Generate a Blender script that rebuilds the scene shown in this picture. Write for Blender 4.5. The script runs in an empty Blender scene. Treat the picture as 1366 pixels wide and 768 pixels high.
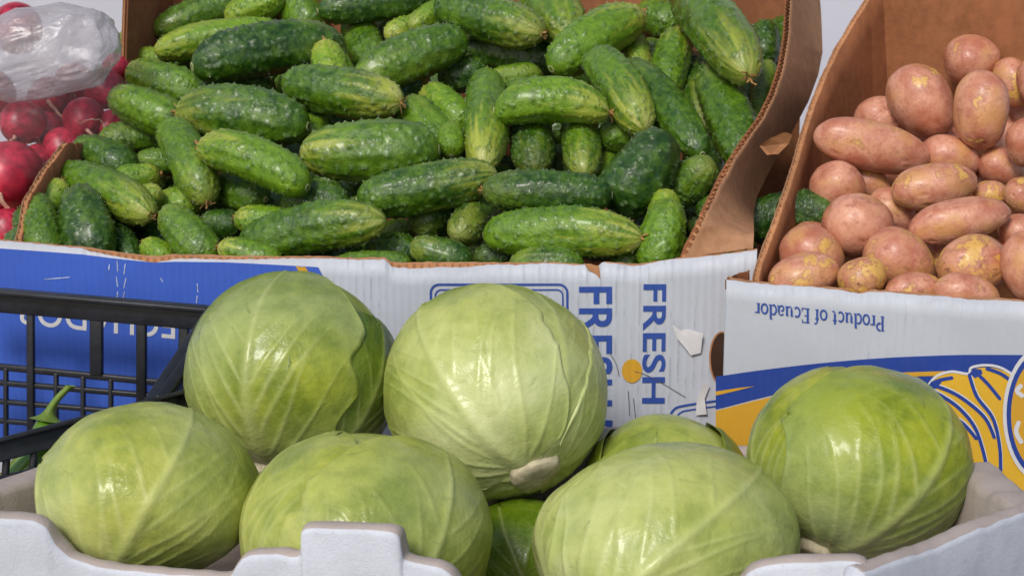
import bpy, bmesh, math, random
import numpy as np
from mathutils import Vector, Matrix

# ------------------------------------------------------------------ camera, world, light
scene = bpy.context.scene
PITCH = math.radians(12); CAM_H = .56; FPX = 2200.0
cam_d = bpy.data.cameras.new('camera'); cam = bpy.data.objects.new('camera', cam_d)
scene.collection.objects.link(cam); scene.camera = cam
cam.location = (0, 0, CAM_H); cam.rotation_euler = (math.radians(90) - PITCH, 0, 0)
cam_d.sensor_width = 36; cam_d.lens = FPX / 1366 * 36; cam_d.clip_start = .02; cam_d.clip_end = 100
cam_d.dof.use_dof = True; cam_d.dof.focus_distance = 1.52; cam_d.dof.aperture_fstop = 16

SUN_EL, SUN_AZ = math.radians(42), math.radians(205)      # azimuth clockwise from +Y
world = bpy.data.worlds.new('World'); scene.world = world; world.use_nodes = True
wn = world.node_tree; wn.nodes.clear()
sky = wn.nodes.new('ShaderNodeTexSky'); sky.sky_type = 'NISHITA'; sky.sun_disc = False
sky.sun_elevation = SUN_EL; sky.sun_rotation = SUN_AZ; sky.air_density = 1.0; sky.dust_density = 2.5; sky.ozone_density = 1.0
bg = wn.nodes.new('ShaderNodeBackground'); bg.inputs['Strength'].default_value = .088
wo = wn.nodes.new('ShaderNodeOutputWorld'); wn.links.new(sky.outputs[0], bg.inputs[0]); wn.links.new(bg.outputs[0], wo.inputs[0])
sun_d = bpy.data.lights.new('sun', 'SUN'); sun_d.energy = 1.5; sun_d.angle = math.radians(14); sun_d.color = (1, .965, .92)
sun = bpy.data.objects.new('sun', sun_d); scene.collection.objects.link(sun)
sdir = Vector((math.sin(SUN_AZ) * math.cos(SUN_EL), math.cos(SUN_AZ) * math.cos(SUN_EL), math.sin(SUN_EL)))
sun.rotation_euler = sdir.to_track_quat('Z', 'Y').to_euler()
scene.view_settings.view_transform = 'Standard'; scene.view_settings.look = 'None'
scene.view_settings.exposure = 0.40; scene.view_settings.gamma = 1

# ------------------------------------------------------------------ helpers
col = scene.collection
CP, SP = math.cos(PITCH), math.sin(PITCH)
CAM = Vector((0, 0, CAM_H)); RIGHT = Vector((1, 0, 0)); UP = Vector((0, SP, CP)); FWD = Vector((0, CP, -SP))
def ray(px, py): return FWD + RIGHT * ((px - 683) / FPX) - UP * ((py - 384) / FPX)
def P(px, py, t): return CAM + ray(px, py) * t            # measured point: place in the photo and distance
def hit(px, py, p0, n):
    d = ray(px, py); return CAM + d * ((p0 - CAM).dot(n) / d.dot(n))
def axes(deg):
    a = math.radians(deg); return Vector((math.cos(a), -math.sin(a), 0)), Vector((math.sin(a), math.cos(a), 0))
Z = Vector((0, 0, 1))
def fnoise(p, seed, freq=1., n=7):
    r = np.random.RandomState(seed); p = np.asarray(p, float); out = np.zeros(p.shape[0])
    for i in range(n):
        k = r.normal(size=p.shape[1]); k /= np.linalg.norm(k); k *= freq * r.uniform(.6, 1.6)
        out += np.sin(p @ k + r.uniform(0, 6.28))
    return out / math.sqrt(n)
def mesh_of(name, verts, faces, mats, smooth=True, fmat=None):
    me = bpy.data.meshes.new(name)
    v = np.asarray(verts, dtype=np.float64)
    me.from_pydata(v.tolist(), [], faces if isinstance(faces, list) else faces.tolist())
    for m in (mats if isinstance(mats, (list, tuple)) else [mats]): me.materials.append(m)
    me.polygons.foreach_set('use_smooth', [smooth] * len(me.polygons))
    if fmat is not None: me.polygons.foreach_set('material_index', fmat)
    me.update(); return me
def obj(name, me, parent=None):
    o = bpy.data.objects.new(name, me); col.objects.link(o)
    if parent is not None: o.parent = parent
    return o
def empty(name, loc=(0, 0, 0)):
    o = bpy.data.objects.new(name, None); col.objects.link(o); o.location = loc; o.empty_display_size = .02; return o
def tag(o, label=None, cat=None, group=None, kind=None):
    if label: o['label'] = label
    if cat: o['category'] = cat
    if group: o['group'] = group
    if kind: o['kind'] = kind
    return o
def grid_faces(nu, nv, wrap_v=False):
    f = []
    for i in range(nu - 1):
        for j in range(nv if wrap_v else nv - 1):
            k = (j + 1) % nv
            f.append((i * nv + j, (i + 1) * nv + j, (i + 1) * nv + k, i * nv + k))
    return f
def set_attr(me, name, vals):
    a = me.attributes.new(name, 'FLOAT', 'POINT'); a.data.foreach_set('value', np.asarray(vals, dtype=np.float32))
def interp(pts, xs):
    pts = sorted(pts); return np.interp(xs, [p[0] for p in pts], [p[1] for p in pts])

# ------------------------------------------------------------------ materials
class NT:
    def __init__(s, name):
        s.m = bpy.data.materials.new(name); s.m.use_nodes = True; s.t = s.m.node_tree; s.t.nodes.clear()
        s.out = s.n('ShaderNodeOutputMaterial'); s.b = s.n('ShaderNodeBsdfPrincipled'); s.l(s.b.outputs[0], s.out.inputs[0])
    def n(s, ty, **kw):
        x = s.t.nodes.new(ty)
        for k, v in kw.items(): setattr(x, k, v)
        return x
    def l(s, a, b): s.t.links.new(a, b)
    def val(s, x, inp):
        if isinstance(x, (int, float)): inp.default_value = x
        elif isinstance(x, tuple): inp.default_value = x if len(x) == 4 or inp.type == 'VECTOR' else (*x, 1)
        else: s.l(x, inp)
    def math(s, op, a, b=0., c=None, clamp=False):
        x = s.n('ShaderNodeMath', operation=op, use_clamp=clamp); s.val(a, x.inputs[0]); s.val(b, x.inputs[1])
        if c is not None: s.val(c, x.inputs[2])
        return x.outputs[0]
    def mix(s, f, a, b, blend='MIX'):
        x = s.n('ShaderNodeMix', data_type='RGBA', blend_type=blend); s.val(f, x.inputs[0]); s.val(a, x.inputs[6]); s.val(b, x.inputs[7]); return x.outputs[2]
    def ramp(s, f, lo, hi, a=0., b=1.):
        x = s.n('ShaderNodeMapRange', interpolation_type='SMOOTHSTEP'); s.val(f, x.inputs[0])
        for i, v in enumerate((lo, hi, a, b)): s.val(v, x.inputs[1 + i])
        return x.outputs[0]
    def coord(s, kind='Object', scale=(1, 1, 1), rnd=True):
        c = s.n('ShaderNodeTexCoord').outputs[kind]
        mp = s.n('ShaderNodeMapping'); s.l(c, mp.inputs[0]); mp.inputs['Scale'].default_value = scale
        if rnd:
            oi = s.n('ShaderNodeObjectInfo'); v = s.math('MULTIPLY', oi.outputs['Random'], 37.); s.l(v, mp.inputs['Location'])
        return mp.outputs[0]
    def noise(s, vec, scale, detail=4, rough=.55, out=0):
        x = s.n('ShaderNodeTexNoise'); s.l(vec, x.inputs['Vector']); x.inputs['Scale'].default_value = scale
        x.inputs['Detail'].default_value = detail; x.inputs['Roughness'].default_value = rough; return x.outputs[out]
    def voro(s, vec, scale, feature='F1', out='Distance'):
        x = s.n('ShaderNodeTexVoronoi', feature=feature); s.l(vec, x.inputs['Vector']); x.inputs['Scale'].default_value = scale; return x.outputs[out]
    def attr(s, name):
        x = s.n('ShaderNodeAttribute', attribute_name=name); return x.outputs['Fac']
    def bump(s, h, strength, dist=.001, nrm=None):
        x = s.n('ShaderNodeBump'); x.inputs['Strength'].default_value = strength; x.inputs['Distance'].default_value = dist; s.l(h, x.inputs['Height'])
        if nrm is not None: s.l(nrm, x.inputs['Normal'])
        return x.outputs[0]
    def set(s, **kw):
        for k, v in kw.items(): s.val(v, s.b.inputs[k.replace('_', ' ')])
        return s.m

def mat_cucumber():
    s = NT('cucumber_skin'); oi = s.n('ShaderNodeObjectInfo'); sep = s.n('ShaderNodeSeparateColor'); s.l(oi.outputs['Color'], sep.inputs[0])
    tone, tip = sep.outputs[0], sep.outputs[1]
    co = s.coord(); al = s.attr('along'); ph = s.attr('around'); wart = s.attr('wart')
    big = s.noise(co, 26, 3); fine = s.noise(co, 130, 4, .65)
    # streaks running along the fruit
    cb = s.n('ShaderNodeCombineXYZ'); s.l(s.math('MULTIPLY', ph, 9.), cb.inputs[0]); s.l(s.math('MULTIPLY', al, 1.3), cb.inputs[1]); s.l(s.math('MULTIPLY', oi.outputs['Random'], 50.), cb.inputs[2])
    st = s.noise(cb.outputs[0], 2.2, 2)
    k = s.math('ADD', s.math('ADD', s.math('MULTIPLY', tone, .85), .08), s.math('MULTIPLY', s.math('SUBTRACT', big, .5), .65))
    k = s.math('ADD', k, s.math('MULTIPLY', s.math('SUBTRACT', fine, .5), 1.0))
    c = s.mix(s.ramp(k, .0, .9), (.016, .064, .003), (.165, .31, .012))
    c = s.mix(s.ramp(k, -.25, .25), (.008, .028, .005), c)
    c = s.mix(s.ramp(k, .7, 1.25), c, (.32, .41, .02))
    # pale striped blossom end, strength by fruit
    tipm = s.math('MULTIPLY', s.ramp(s.math('ADD', al, s.math('MULTIPLY', s.math('SUBTRACT', st, .5), 1.3)), .58, 1.08), tip, clamp=True)
    c = s.mix(s.math('MULTIPLY', tipm, .9), c, (.45, .48, .065))
    endp = s.math('MULTIPLY', s.ramp(al, .9, 1.), s.math('MULTIPLY', tip, s.ramp(st, .4, .6)))
    c = s.mix(s.math('MULTIPLY', endp, .7), c, (.55, .54, .22))
    side = s.ramp(s.noise(cb.outputs[0], .7, 1), .60, .80)          # lighter belly patch
    c = s.mix(s.math('MULTIPLY', side, s.math('MULTIPLY', tone, .6)), c, (.30, .35, .05))
    c = s.mix(s.math('MULTIPLY', wart, .65), c, s.mix(s.ramp(tone, .3, .7), (.10, .17, .055), (.035, .10, .012)))
    bl = s.ramp(s.noise(co, 60, 3), .5, .75)                          # waxy bloom
    c = s.mix(s.math('MULTIPLY', bl, .08), c, (.24, .42, .20))
    return s.set(Base_Color=c, Roughness=s.ramp(fine, .3, .7, .26, .46), Specular_IOR_Level=.45, Coat_Weight=.22, Coat_Roughness=.16,
                 Normal=s.bump(s.noise(co, 330, 4, .6), .8, .0016))
def simple(name, c, rough=.6, nscale=60, var=.25, bump=.2, spec=.4, dist=.001, metallic=0.):
    s = NT(name); co = s.coord(); n = s.noise(co, nscale, 5, .6); n2 = s.noise(co, nscale * .2, 3)
    k = s.math('ADD', s.math('MULTIPLY', n, .6), s.math('MULTIPLY', n2, .4))
    dk = tuple(x * (1 - var) for x in c); lt = tuple(min(1, x * (1 + var)) for x in c)
    cc = s.mix(s.ramp(k, .3, .7), dk, lt)
    return s.set(Base_Color=cc, Roughness=rough, Specular_IOR_Level=spec, Normal=s.bump(n, bump, dist))
def mat_cabbage():
    s = NT('cabbage_leaf'); co = s.coord(); vein = s.attr('vein'); pale = s.attr('pale'); dark = s.attr('dark')
    n1 = s.noise(co, 14, 4); n2 = s.noise(co, 60, 4, .6); n3 = s.noise(co, 220, 3)
    k = s.math('ADD', s.math('MULTIPLY', n1, .6), s.math('MULTIPLY', n2, .4))
    c = s.mix(s.ramp(k, .36, .62), (.165, .22, .006), (.385, .42, .022))
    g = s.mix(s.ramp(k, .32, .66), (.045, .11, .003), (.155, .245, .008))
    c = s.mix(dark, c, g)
    c = s.mix(s.math('MULTIPLY', pale, s.ramp(n2, .2, .7, .75, 1.)), c, s.mix(s.ramp(n1, .35, .65), (.48, .55, .17), (.63, .67, .33)))
    wob = s.n('ShaderNodeMix', data_type='VECTOR'); wob.inputs[0].default_value = .012; s.l(co, wob.inputs[4]); nz = s.n('ShaderNodeTexNoise'); nz.inputs['Scale'].default_value = 40; s.l(co, nz.inputs['Vector']); s.l(nz.outputs['Color'], wob.inputs[5])
    net = s.ramp(s.voro(wob.outputs[1], 95, 'DISTANCE_TO_EDGE'), 0., .09, 1., 0.)
    c = s.mix(s.math('MULTIPLY', net, .09), c, (.42, .44, .12))
    c = s.mix(s.math('MULTIPLY', vein, .52), c, (.58, .62, .25))
    bloom = s.math('MULTIPLY', s.ramp(s.noise(co, 11, 5, .6), .52, .66), .14)
    c = s.mix(bloom, c, (.40, .47, .30))
    c = s.mix(s.math('MULTIPLY', s.attr('mark'), s.ramp(n2, .35, .6, .2, .75)), c, (.06, .085, .01))
    spots = s.ramp(s.noise(co, 90, 2), .73, .78)
    c = s.mix(s.math('MULTIPLY', spots, .22), c, (.09, .10, .02))
    h = s.math('ADD', s.math('MULTIPLY', n2, .9), s.math('MULTIPLY', n3, .22)); h = s.math('SUBTRACT', h, s.math('MULTIPLY', net, .04))
    r = s.ramp(s.noise(co, 40, 4, .6), .35, .68, .26, .56)
    return s.set(Base_Color=c, Roughness=r, Specular_IOR_Level=.35, Coat_Weight=.18, Coat_Roughness=.12, Normal=s.bump(h, .5, .003))
def mat_potato():
    s = NT('potato_skin'); oi = s.n('ShaderNodeObjectInfo'); sep = s.n('ShaderNodeSeparateColor'); s.l(oi.outputs['Color'], sep.inputs[0]); yel = sep.outputs[0]
    co = s.coord(); n1 = s.noise(co, 1.1, 4); n2 = s.noise(co, 5.5, 6, .65); n3 = s.noise(co, 20, 3)
    c = s.mix(s.ramp(n1, .3, .7), (.47, .155, .085), (.74, .37, .24))
    c = s.mix(s.math('MULTIPLY', s.ramp(n2, .45, .7), .5), c, (.40, .12, .07))
    blush = s.ramp(s.math('ADD', s.noise(co, .9, 4), s.math('MULTIPLY', yel, .22)), .55, .74)
    c = s.mix(s.math('MULTIPLY', blush, .75), c, s.mix(s.ramp(n2, .3, .7), (.58, .28, .09), (.68, .36, .14)))
    peel = s.ramp(s.math('ADD', s.noise(co, 1.15, 6, .6), s.math('MULTIPLY', yel, .21)), .665, .73)
    c = s.mix(s.math('MULTIPLY', peel, .88), c, s.mix(s.ramp(n2, .3, .7), (.66, .36, .065), (.74, .47, .12)))
    rimp = s.math('SUBTRACT', s.ramp(s.math('ADD', s.noise(co, 1.15, 6, .6), s.math('MULTIPLY', yel, .21)), .63, .67), peel, clamp=True)
    c = s.mix(s.math('MULTIPLY', rimp, .35), c, (.24, .07, .04))
    flake = s.math('MULTIPLY', s.ramp(s.noise(co, 3.2, 5, .7), .60, .66), s.ramp(yel, .4, .9))
    c = s.mix(s.math('MULTIPLY', flake, .8), c, (.17, .05, .045))
    sp = s.math('MULTIPLY', s.ramp(s.voro(co, 7.5), .09, .17, 1., 0.), s.ramp(s.noise(co, 3, 1), .5, .6))
    c = s.mix(s.math('MULTIPLY', sp, .75), c, (.14, .045, .035))
    eye = s.attr('eye'); c = s.mix(s.math('MULTIPLY', eye, .8), c, (.13, .03, .035))
    dirt = s.ramp(s.noise(co, 2.2, 6, .7), .58, .75); c = s.mix(s.math('MULTIPLY', dirt, .35), c, (.20, .12, .07))
    h = s.math('ADD', n2, s.math('MULTIPLY', n3, .4)); h = s.math('SUBTRACT', h, s.math('MULTIPLY', peel, .35))
    return s.set(Base_Color=c, Roughness=s.ramp(n2, .3, .7, .26, .46), Specular_IOR_Level=.5, Coat_Weight=.2, Coat_Roughness=.2, Normal=s.bump(h, .5, .0016))
def mat_kraft(name='kraft_cardboard', c=(.41, .215, .115), axis=0, rib=.12):
    s = NT(name); co = s.coord('Generated', rnd=False); ob = s.coord('Object', rnd=False)
    n1 = s.noise(ob, 9, 4); n2 = s.noise(ob, 90, 5, .65); fib = s.noise(ob, 700, 2)
    k = s.math('ADD', s.math('MULTIPLY', n1, .55), s.math('MULTIPLY', n2, .45))
    cc = s.mix(s.ramp(k, .32, .68), tuple(x * .74 for x in c), tuple(x * 1.2 for x in c))
    cc = s.mix(s.math('MULTIPLY', s.ramp(fib, .5, .7), .18), cc, tuple(x * 1.5 for x in c))
    w = s.attr('rib')
    stain = s.ramp(s.noise(ob, 16, 5, .6), .6, .75); cc = s.mix(s.math('MULTIPLY', stain, .35), cc, tuple(x * .5 for x in c))
    h = s.math('ADD', s.math('MULTIPLY', n2, .5), w)
    return s.set(Base_Color=cc, Roughness=.85, Specular_IOR_Level=.15, Normal=s.bump(h, .35, .0012))
def mat_panel(name, c, wear=.5, wearc=(.66, .65, .66), rough=.5):
    s = NT(name); ob = s.coord('Object', rnd=False)
    u = s.attr('pu'); v = s.attr('pv')
    wave = s.math('SINE', s.math('MULTIPLY', u, 2 * math.pi / .0078))
    n1 = s.noise(ob, 8, 4); n2 = s.noise(ob, 70, 5, .65)
    cb = s.n('ShaderNodeCombineXYZ'); s.l(s.math('MULTIPLY', u, 130.), cb.inputs[0]); s.l(s.math('MULTIPLY', v, 26.), cb.inputs[1])
    stk = s.noise(cb.outputs[0], 1., 4, .7)
    cc = s.mix(s.ramp(n1, .3, .7), tuple(x * .88 for x in c), c)
    # grime caught on the flute ridges, in vertical dashes
    gr = s.math('MULTIPLY', s.math('MULTIPLY', s.ramp(wave, .35, .9), s.ramp(stk, .48, .60)), s.ramp(n1, .46, .62))
    cc = s.mix(s.math('MULTIPLY', gr, .42 * wear), cc, tuple(x * .42 + .03 for x in c))
    ed = s.ramp(s.noise(ob, 26, 5, .65), .60, .74); cc = s.mix(s.math('MULTIPLY', ed, .35 * wear), cc, tuple(x * .55 + .03 for x in c))
    sc = s.ramp(s.math('ADD', s.math('MULTIPLY', stk, .6), s.math('MULTIPLY', n2, .4)), .66, .70); cc = s.mix(s.math('MULTIPLY', sc, wear), cc, wearc)
    h = s.math('ADD', s.math('MULTIPLY', wave, .22), s.math('MULTIPLY', n2, .5)); h = s.math('ADD', h, s.math('MULTIPLY', n1, 1.6))
    return s.set(Base_Color=cc, Roughness=s.ramp(n2, .3, .7, rough - .08, rough + .12), Specular_IOR_Level=.35, Normal=s.bump(h, .45, .0016))
def mat_foam(name, c):
    s = NT(name); ob = s.coord('Object', rnd=False); v = s.voro(ob, 260, 'DISTANCE_TO_EDGE'); n = s.noise(ob, 22, 5, .6); n2 = s.noise(ob, 120, 4)
    cc = s.mix(s.ramp(n, .35, .7), c, tuple(x * .84 for x in c)); cc = s.mix(s.math('MULTIPLY', s.ramp(v, 0., .06, 1., 0.), .12), cc, tuple(x * .7 for x in c))
    cc = s.mix(s.math('MULTIPLY', s.ramp(n2, .66, .74), .35), cc, (.24, .20, .17))
    return s.set(Base_Color=cc, Roughness=.6, Specular_IOR_Level=.3, Normal=s.bump(s.math('ADD', s.ramp(v, 0., .12), s.math('MULTIPLY', n2, 1.6)), .22, .0009))
def mat_film(name, op, tint=(.75, .74, .78), rough=.12, fres=.3):
    s = NT(name); ob = s.coord('Object', rnd=False); n = s.noise(ob, 40, 5, .65); n2 = s.noise(ob, 14, 3)
    s.set(Base_Color=tint, Roughness=rough, Specular_IOR_Level=.6, Coat_Weight=.5, Coat_Roughness=.08, Normal=s.bump(n, .7, .006))
    tr = s.n('ShaderNodeBsdfTransparent'); tr.inputs[0].default_value = (.97, .96, .97, 1)
    fr = s.n('ShaderNodeLayerWeight'); fr.inputs[0].default_value = .35
    f = s.math('ADD', s.ramp(n2, .3, .7, op * .75, op * 1.15), s.math('MULTIPLY', fr.outputs['Facing'], fres), clamp=True)
    mx = s.n('ShaderNodeMixShader'); s.l(f, mx.inputs[0]); s.l(tr.outputs[0], mx.inputs[1]); s.l(s.b.outputs[0], mx.inputs[2]); s.l(mx.outputs[0], s.out.inputs[0])
    return s.m
M_CUC = mat_cucumber(); M_CAB = mat_cabbage(); M_POT = mat_potato()
M_SPINE = simple('cucumber_spine', (.62, .66, .50), .5, 60, .1)
M_FLOWER = simple('dried_flower', (.40, .21, .08), .9, 300, .55, .6)
M_SCAR = simple('stem_scar', (.36, .38, .17), .8, 300, .3)
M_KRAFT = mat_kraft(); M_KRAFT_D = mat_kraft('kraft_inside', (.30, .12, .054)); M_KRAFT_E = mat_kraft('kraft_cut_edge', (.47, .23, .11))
M_WHITE = mat_panel('white_print_board', (.53, .56, .625), 1., (.38, .36, .35))
M_BLUE = mat_panel('blue_print', (.050, .13, .58), .45, (.30, .40, .62))
M_NAVY = mat_panel('navy_print', (.022, .06, .32), .4, (.16, .22, .45))
M_INK = mat_panel('lettering_ink', (.035, .085, .36), .6, (.35, .42, .60))
M_YELLOW = mat_panel('yellow_print', (.68, .37, .032), .4, (.72, .50, .15))
M_BANANA = mat_panel('banana_yellow', (.78, .46, .035), .3, (.80, .58, .2))
M_PRINTW = mat_panel('white_print', (.70, .70, .72), .4, (.5, .48, .46))
M_FOAM = mat_foam('foam', (.64, .675, .745)); M_FOAM_D = mat_foam('foam_beige', (.46, .39, .35))  # second foam: darker pinkish beige for rim top, inner faces and base
M_BLACK = simple('black_plastic', (.014, .016, .022), .42, 90, .5, .25, .5)
M_BUTT = simple('cabbage_stem', (.60, .53, .36), .7, 160, .3, .6)
M_RAD = simple('radish_skin', (.42, .022, .05), .36, 3, .6, .3, .45)
M_ROOT = simple('radish_root', (.50, .27, .20), .6, 9, .3)
M_PEP = simple('pepper_skin', (.10, .22, .015), .22, 30, .3, .1, .6)
M_PSTEM = simple('pepper_stem', (.17, .26, .04), .6, 80, .3)
M_FILM = mat_film('bag_film', .40, (.50, .485, .515), .15, .45); M_FILM2 = mat_film('clear_film', .04, (.6, .55, .58), .1, .10)
M_TABLE = simple('table_board', (.12, .09, .07), .8, 20, .3)
M_WALL = simple('painted_wall', (.60, .61, .68), .85, 3, .1)
M_SCUFF = simple('scuffed_print', (.36, .42, .58), .8, 400, .5)
M_PAPER = simple('torn_paper', (.76, .75, .76), .9, 60, .15)

# ------------------------------------------------------------------ setting
def box_mesh(name, x0, x1, y0, y1, z0, z1, m):
    v = [(x, y, z) for x in (x0, x1) for y in (y0, y1) for z in (z0, z1)]
    f = [(0, 1, 3, 2), (4, 6, 7, 5), (0, 4, 5, 1), (2, 3, 7, 6), (0, 2, 6, 4), (1, 5, 7, 3)]
    return mesh_of(name, v, f, m, False)
tag(obj('stall_table', box_mesh('stall_table', -1.6, 1.6, .7, 3.1, -.05, 0, M_TABLE)), kind='structure')
tag(obj('ground', box_mesh('ground', -6, 6, -5, 6, -.85, -.8, M_TABLE)), kind='structure')
tag(obj('back_wall', box_mesh('back_wall', -3, 3, 3.2, 3.3, -.8, 1.6, M_WALL)), kind='structure')

# ------------------------------------------------------------------ cardboard
TH = .0065                                                  # board thickness
def card(name, parent, top, bot, nrm, m_out, m_in, pitch=.0078, n=260, core_top=None, rough=.0, seed=1, warp=0.0):
    """a corrugated sheet between two polylines: outer liner, inner liner and a fluted core"""
    top = [Vector(p) for p in top]; bot = [Vector(p) for p in bot]; nrm = Vector(nrm).normalized()
    def resamp(pts, k):
        d = [0]
        for a, b in zip(pts, pts[1:]): d.append(d[-1] + (b - a).length)
        s = np.linspace(0, d[-1], k); arr = np.array([list(p) for p in pts])
        return np.stack([np.interp(s, d, arr[:, i]) for i in range(3)], 1), d[-1]
    T, L = resamp(top, n); B, _ = resamp(bot, n); nv = 14; N = np.array(nrm)
    s = np.linspace(0, L, n)
    dirv = (T - B); ln = np.linalg.norm(dirv, axis=1)[:, None]; dirn = dirv / np.maximum(ln, 1e-6)
    def sheet(nm, off, th, m, lower, sd):
        jag = (fnoise(s[:, None], sd, 90, 5) * .35 + fnoise(s[:, None], sd + 3, 420, 5) * .25) * rough
        Tt = T + dirn * (jag - lower)[:, None]
        V = []; a = []
        for j in range(nv):
            k = (j / (nv - 1)); pts = B + (Tt - B) * k
            w = fnoise(pts, seed, 14, 5) * warp
            V.append((pts + N * (off + w)[:, None] if np.ndim(off) else pts + N * (off + w[:, None])))
        F = np.stack(V, 1).reshape(-1, 3); G = F - N * th
        q = grid_faces(n, nv); m2 = n * nv
        faces = q + [(d + m2, c + m2, b + m2, a_ + m2) for a_, b, c, d in q]
        for i in range(n - 1):
            faces.append((i * nv + nv - 1, (i + 1) * nv + nv - 1, (i + 1) * nv + nv - 1 + m2, i * nv + nv - 1 + m2))
        for i in (0, n - 1):
            for j in range(nv - 1):
                faces.append((i * nv + j, i * nv + j + 1, i * nv + j + 1 + m2, i * nv + j + m2))
        me = mesh_of(nm, np.concatenate([F, G]), faces, m, True)
        pu = np.repeat(s, nv); set_attr(me, 'pu', np.concatenate([pu, pu]))
        pv = np.tile(np.linspace(0, 1, nv), n) * np.repeat(ln[:, 0], nv); set_attr(me, 'pv', np.concatenate([pv, pv]))
        set_attr(me, 'rib', np.concatenate([np.sin(pu / pitch * 2 * math.pi)] * 2) * .0)
        return me
    lo = core_top if core_top is not None else np.zeros(n)
    outer = obj(name, sheet(name, 0., .0009, m_out, lo, seed + 11), parent)
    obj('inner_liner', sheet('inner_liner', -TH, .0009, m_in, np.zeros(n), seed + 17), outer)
    k = int(L / pitch * 8); sk = np.linspace(0, L, k)
    Tk = np.stack([np.interp(sk, s, T[:, i]) for i in range(3)], 1); Bk = np.stack([np.interp(sk, s, B[:, i]) for i in range(3)], 1)
    dk = np.stack([np.interp(sk, s, dirn[:, i]) for i in range(3)], 1)
    jg = fnoise(sk[:, None], seed + 29, 300, 5) * rough * .5 - .0012
    V = []
    for j in range(nv):
        a = j / (nv - 1); pts = Bk + (Tk + dk * jg[:, None] - Bk) * a
        w = fnoise(pts, seed, 14, 5) * warp
        V.append(pts + N * ((-.0009 - (TH - .0009) * (.5 + .48 * np.sin(sk / pitch * 2 * math.pi)) + w)[:, None]))
    V = np.stack(V, 1).reshape(-1, 3); f = grid_faces(k, nv)
    W = V.copy() - np.tile(N * .0007, (len(V), 1))
    f2 = f + [(d + len(V), c + len(V), b + len(V), a + len(V)) for a, b, c, d in f]
    f2 += [(i * nv + nv - 1, (i + 1) * nv + nv - 1, (i + 1) * nv + nv - 1 + len(V), i * nv + nv - 1 + len(V)) for i in range(k - 1)]
    obj('corrugated_core', mesh_of('corrugated_core', np.concatenate([V, W]), f2, M_KRAFT_E, True), outer)
    return outer

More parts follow.
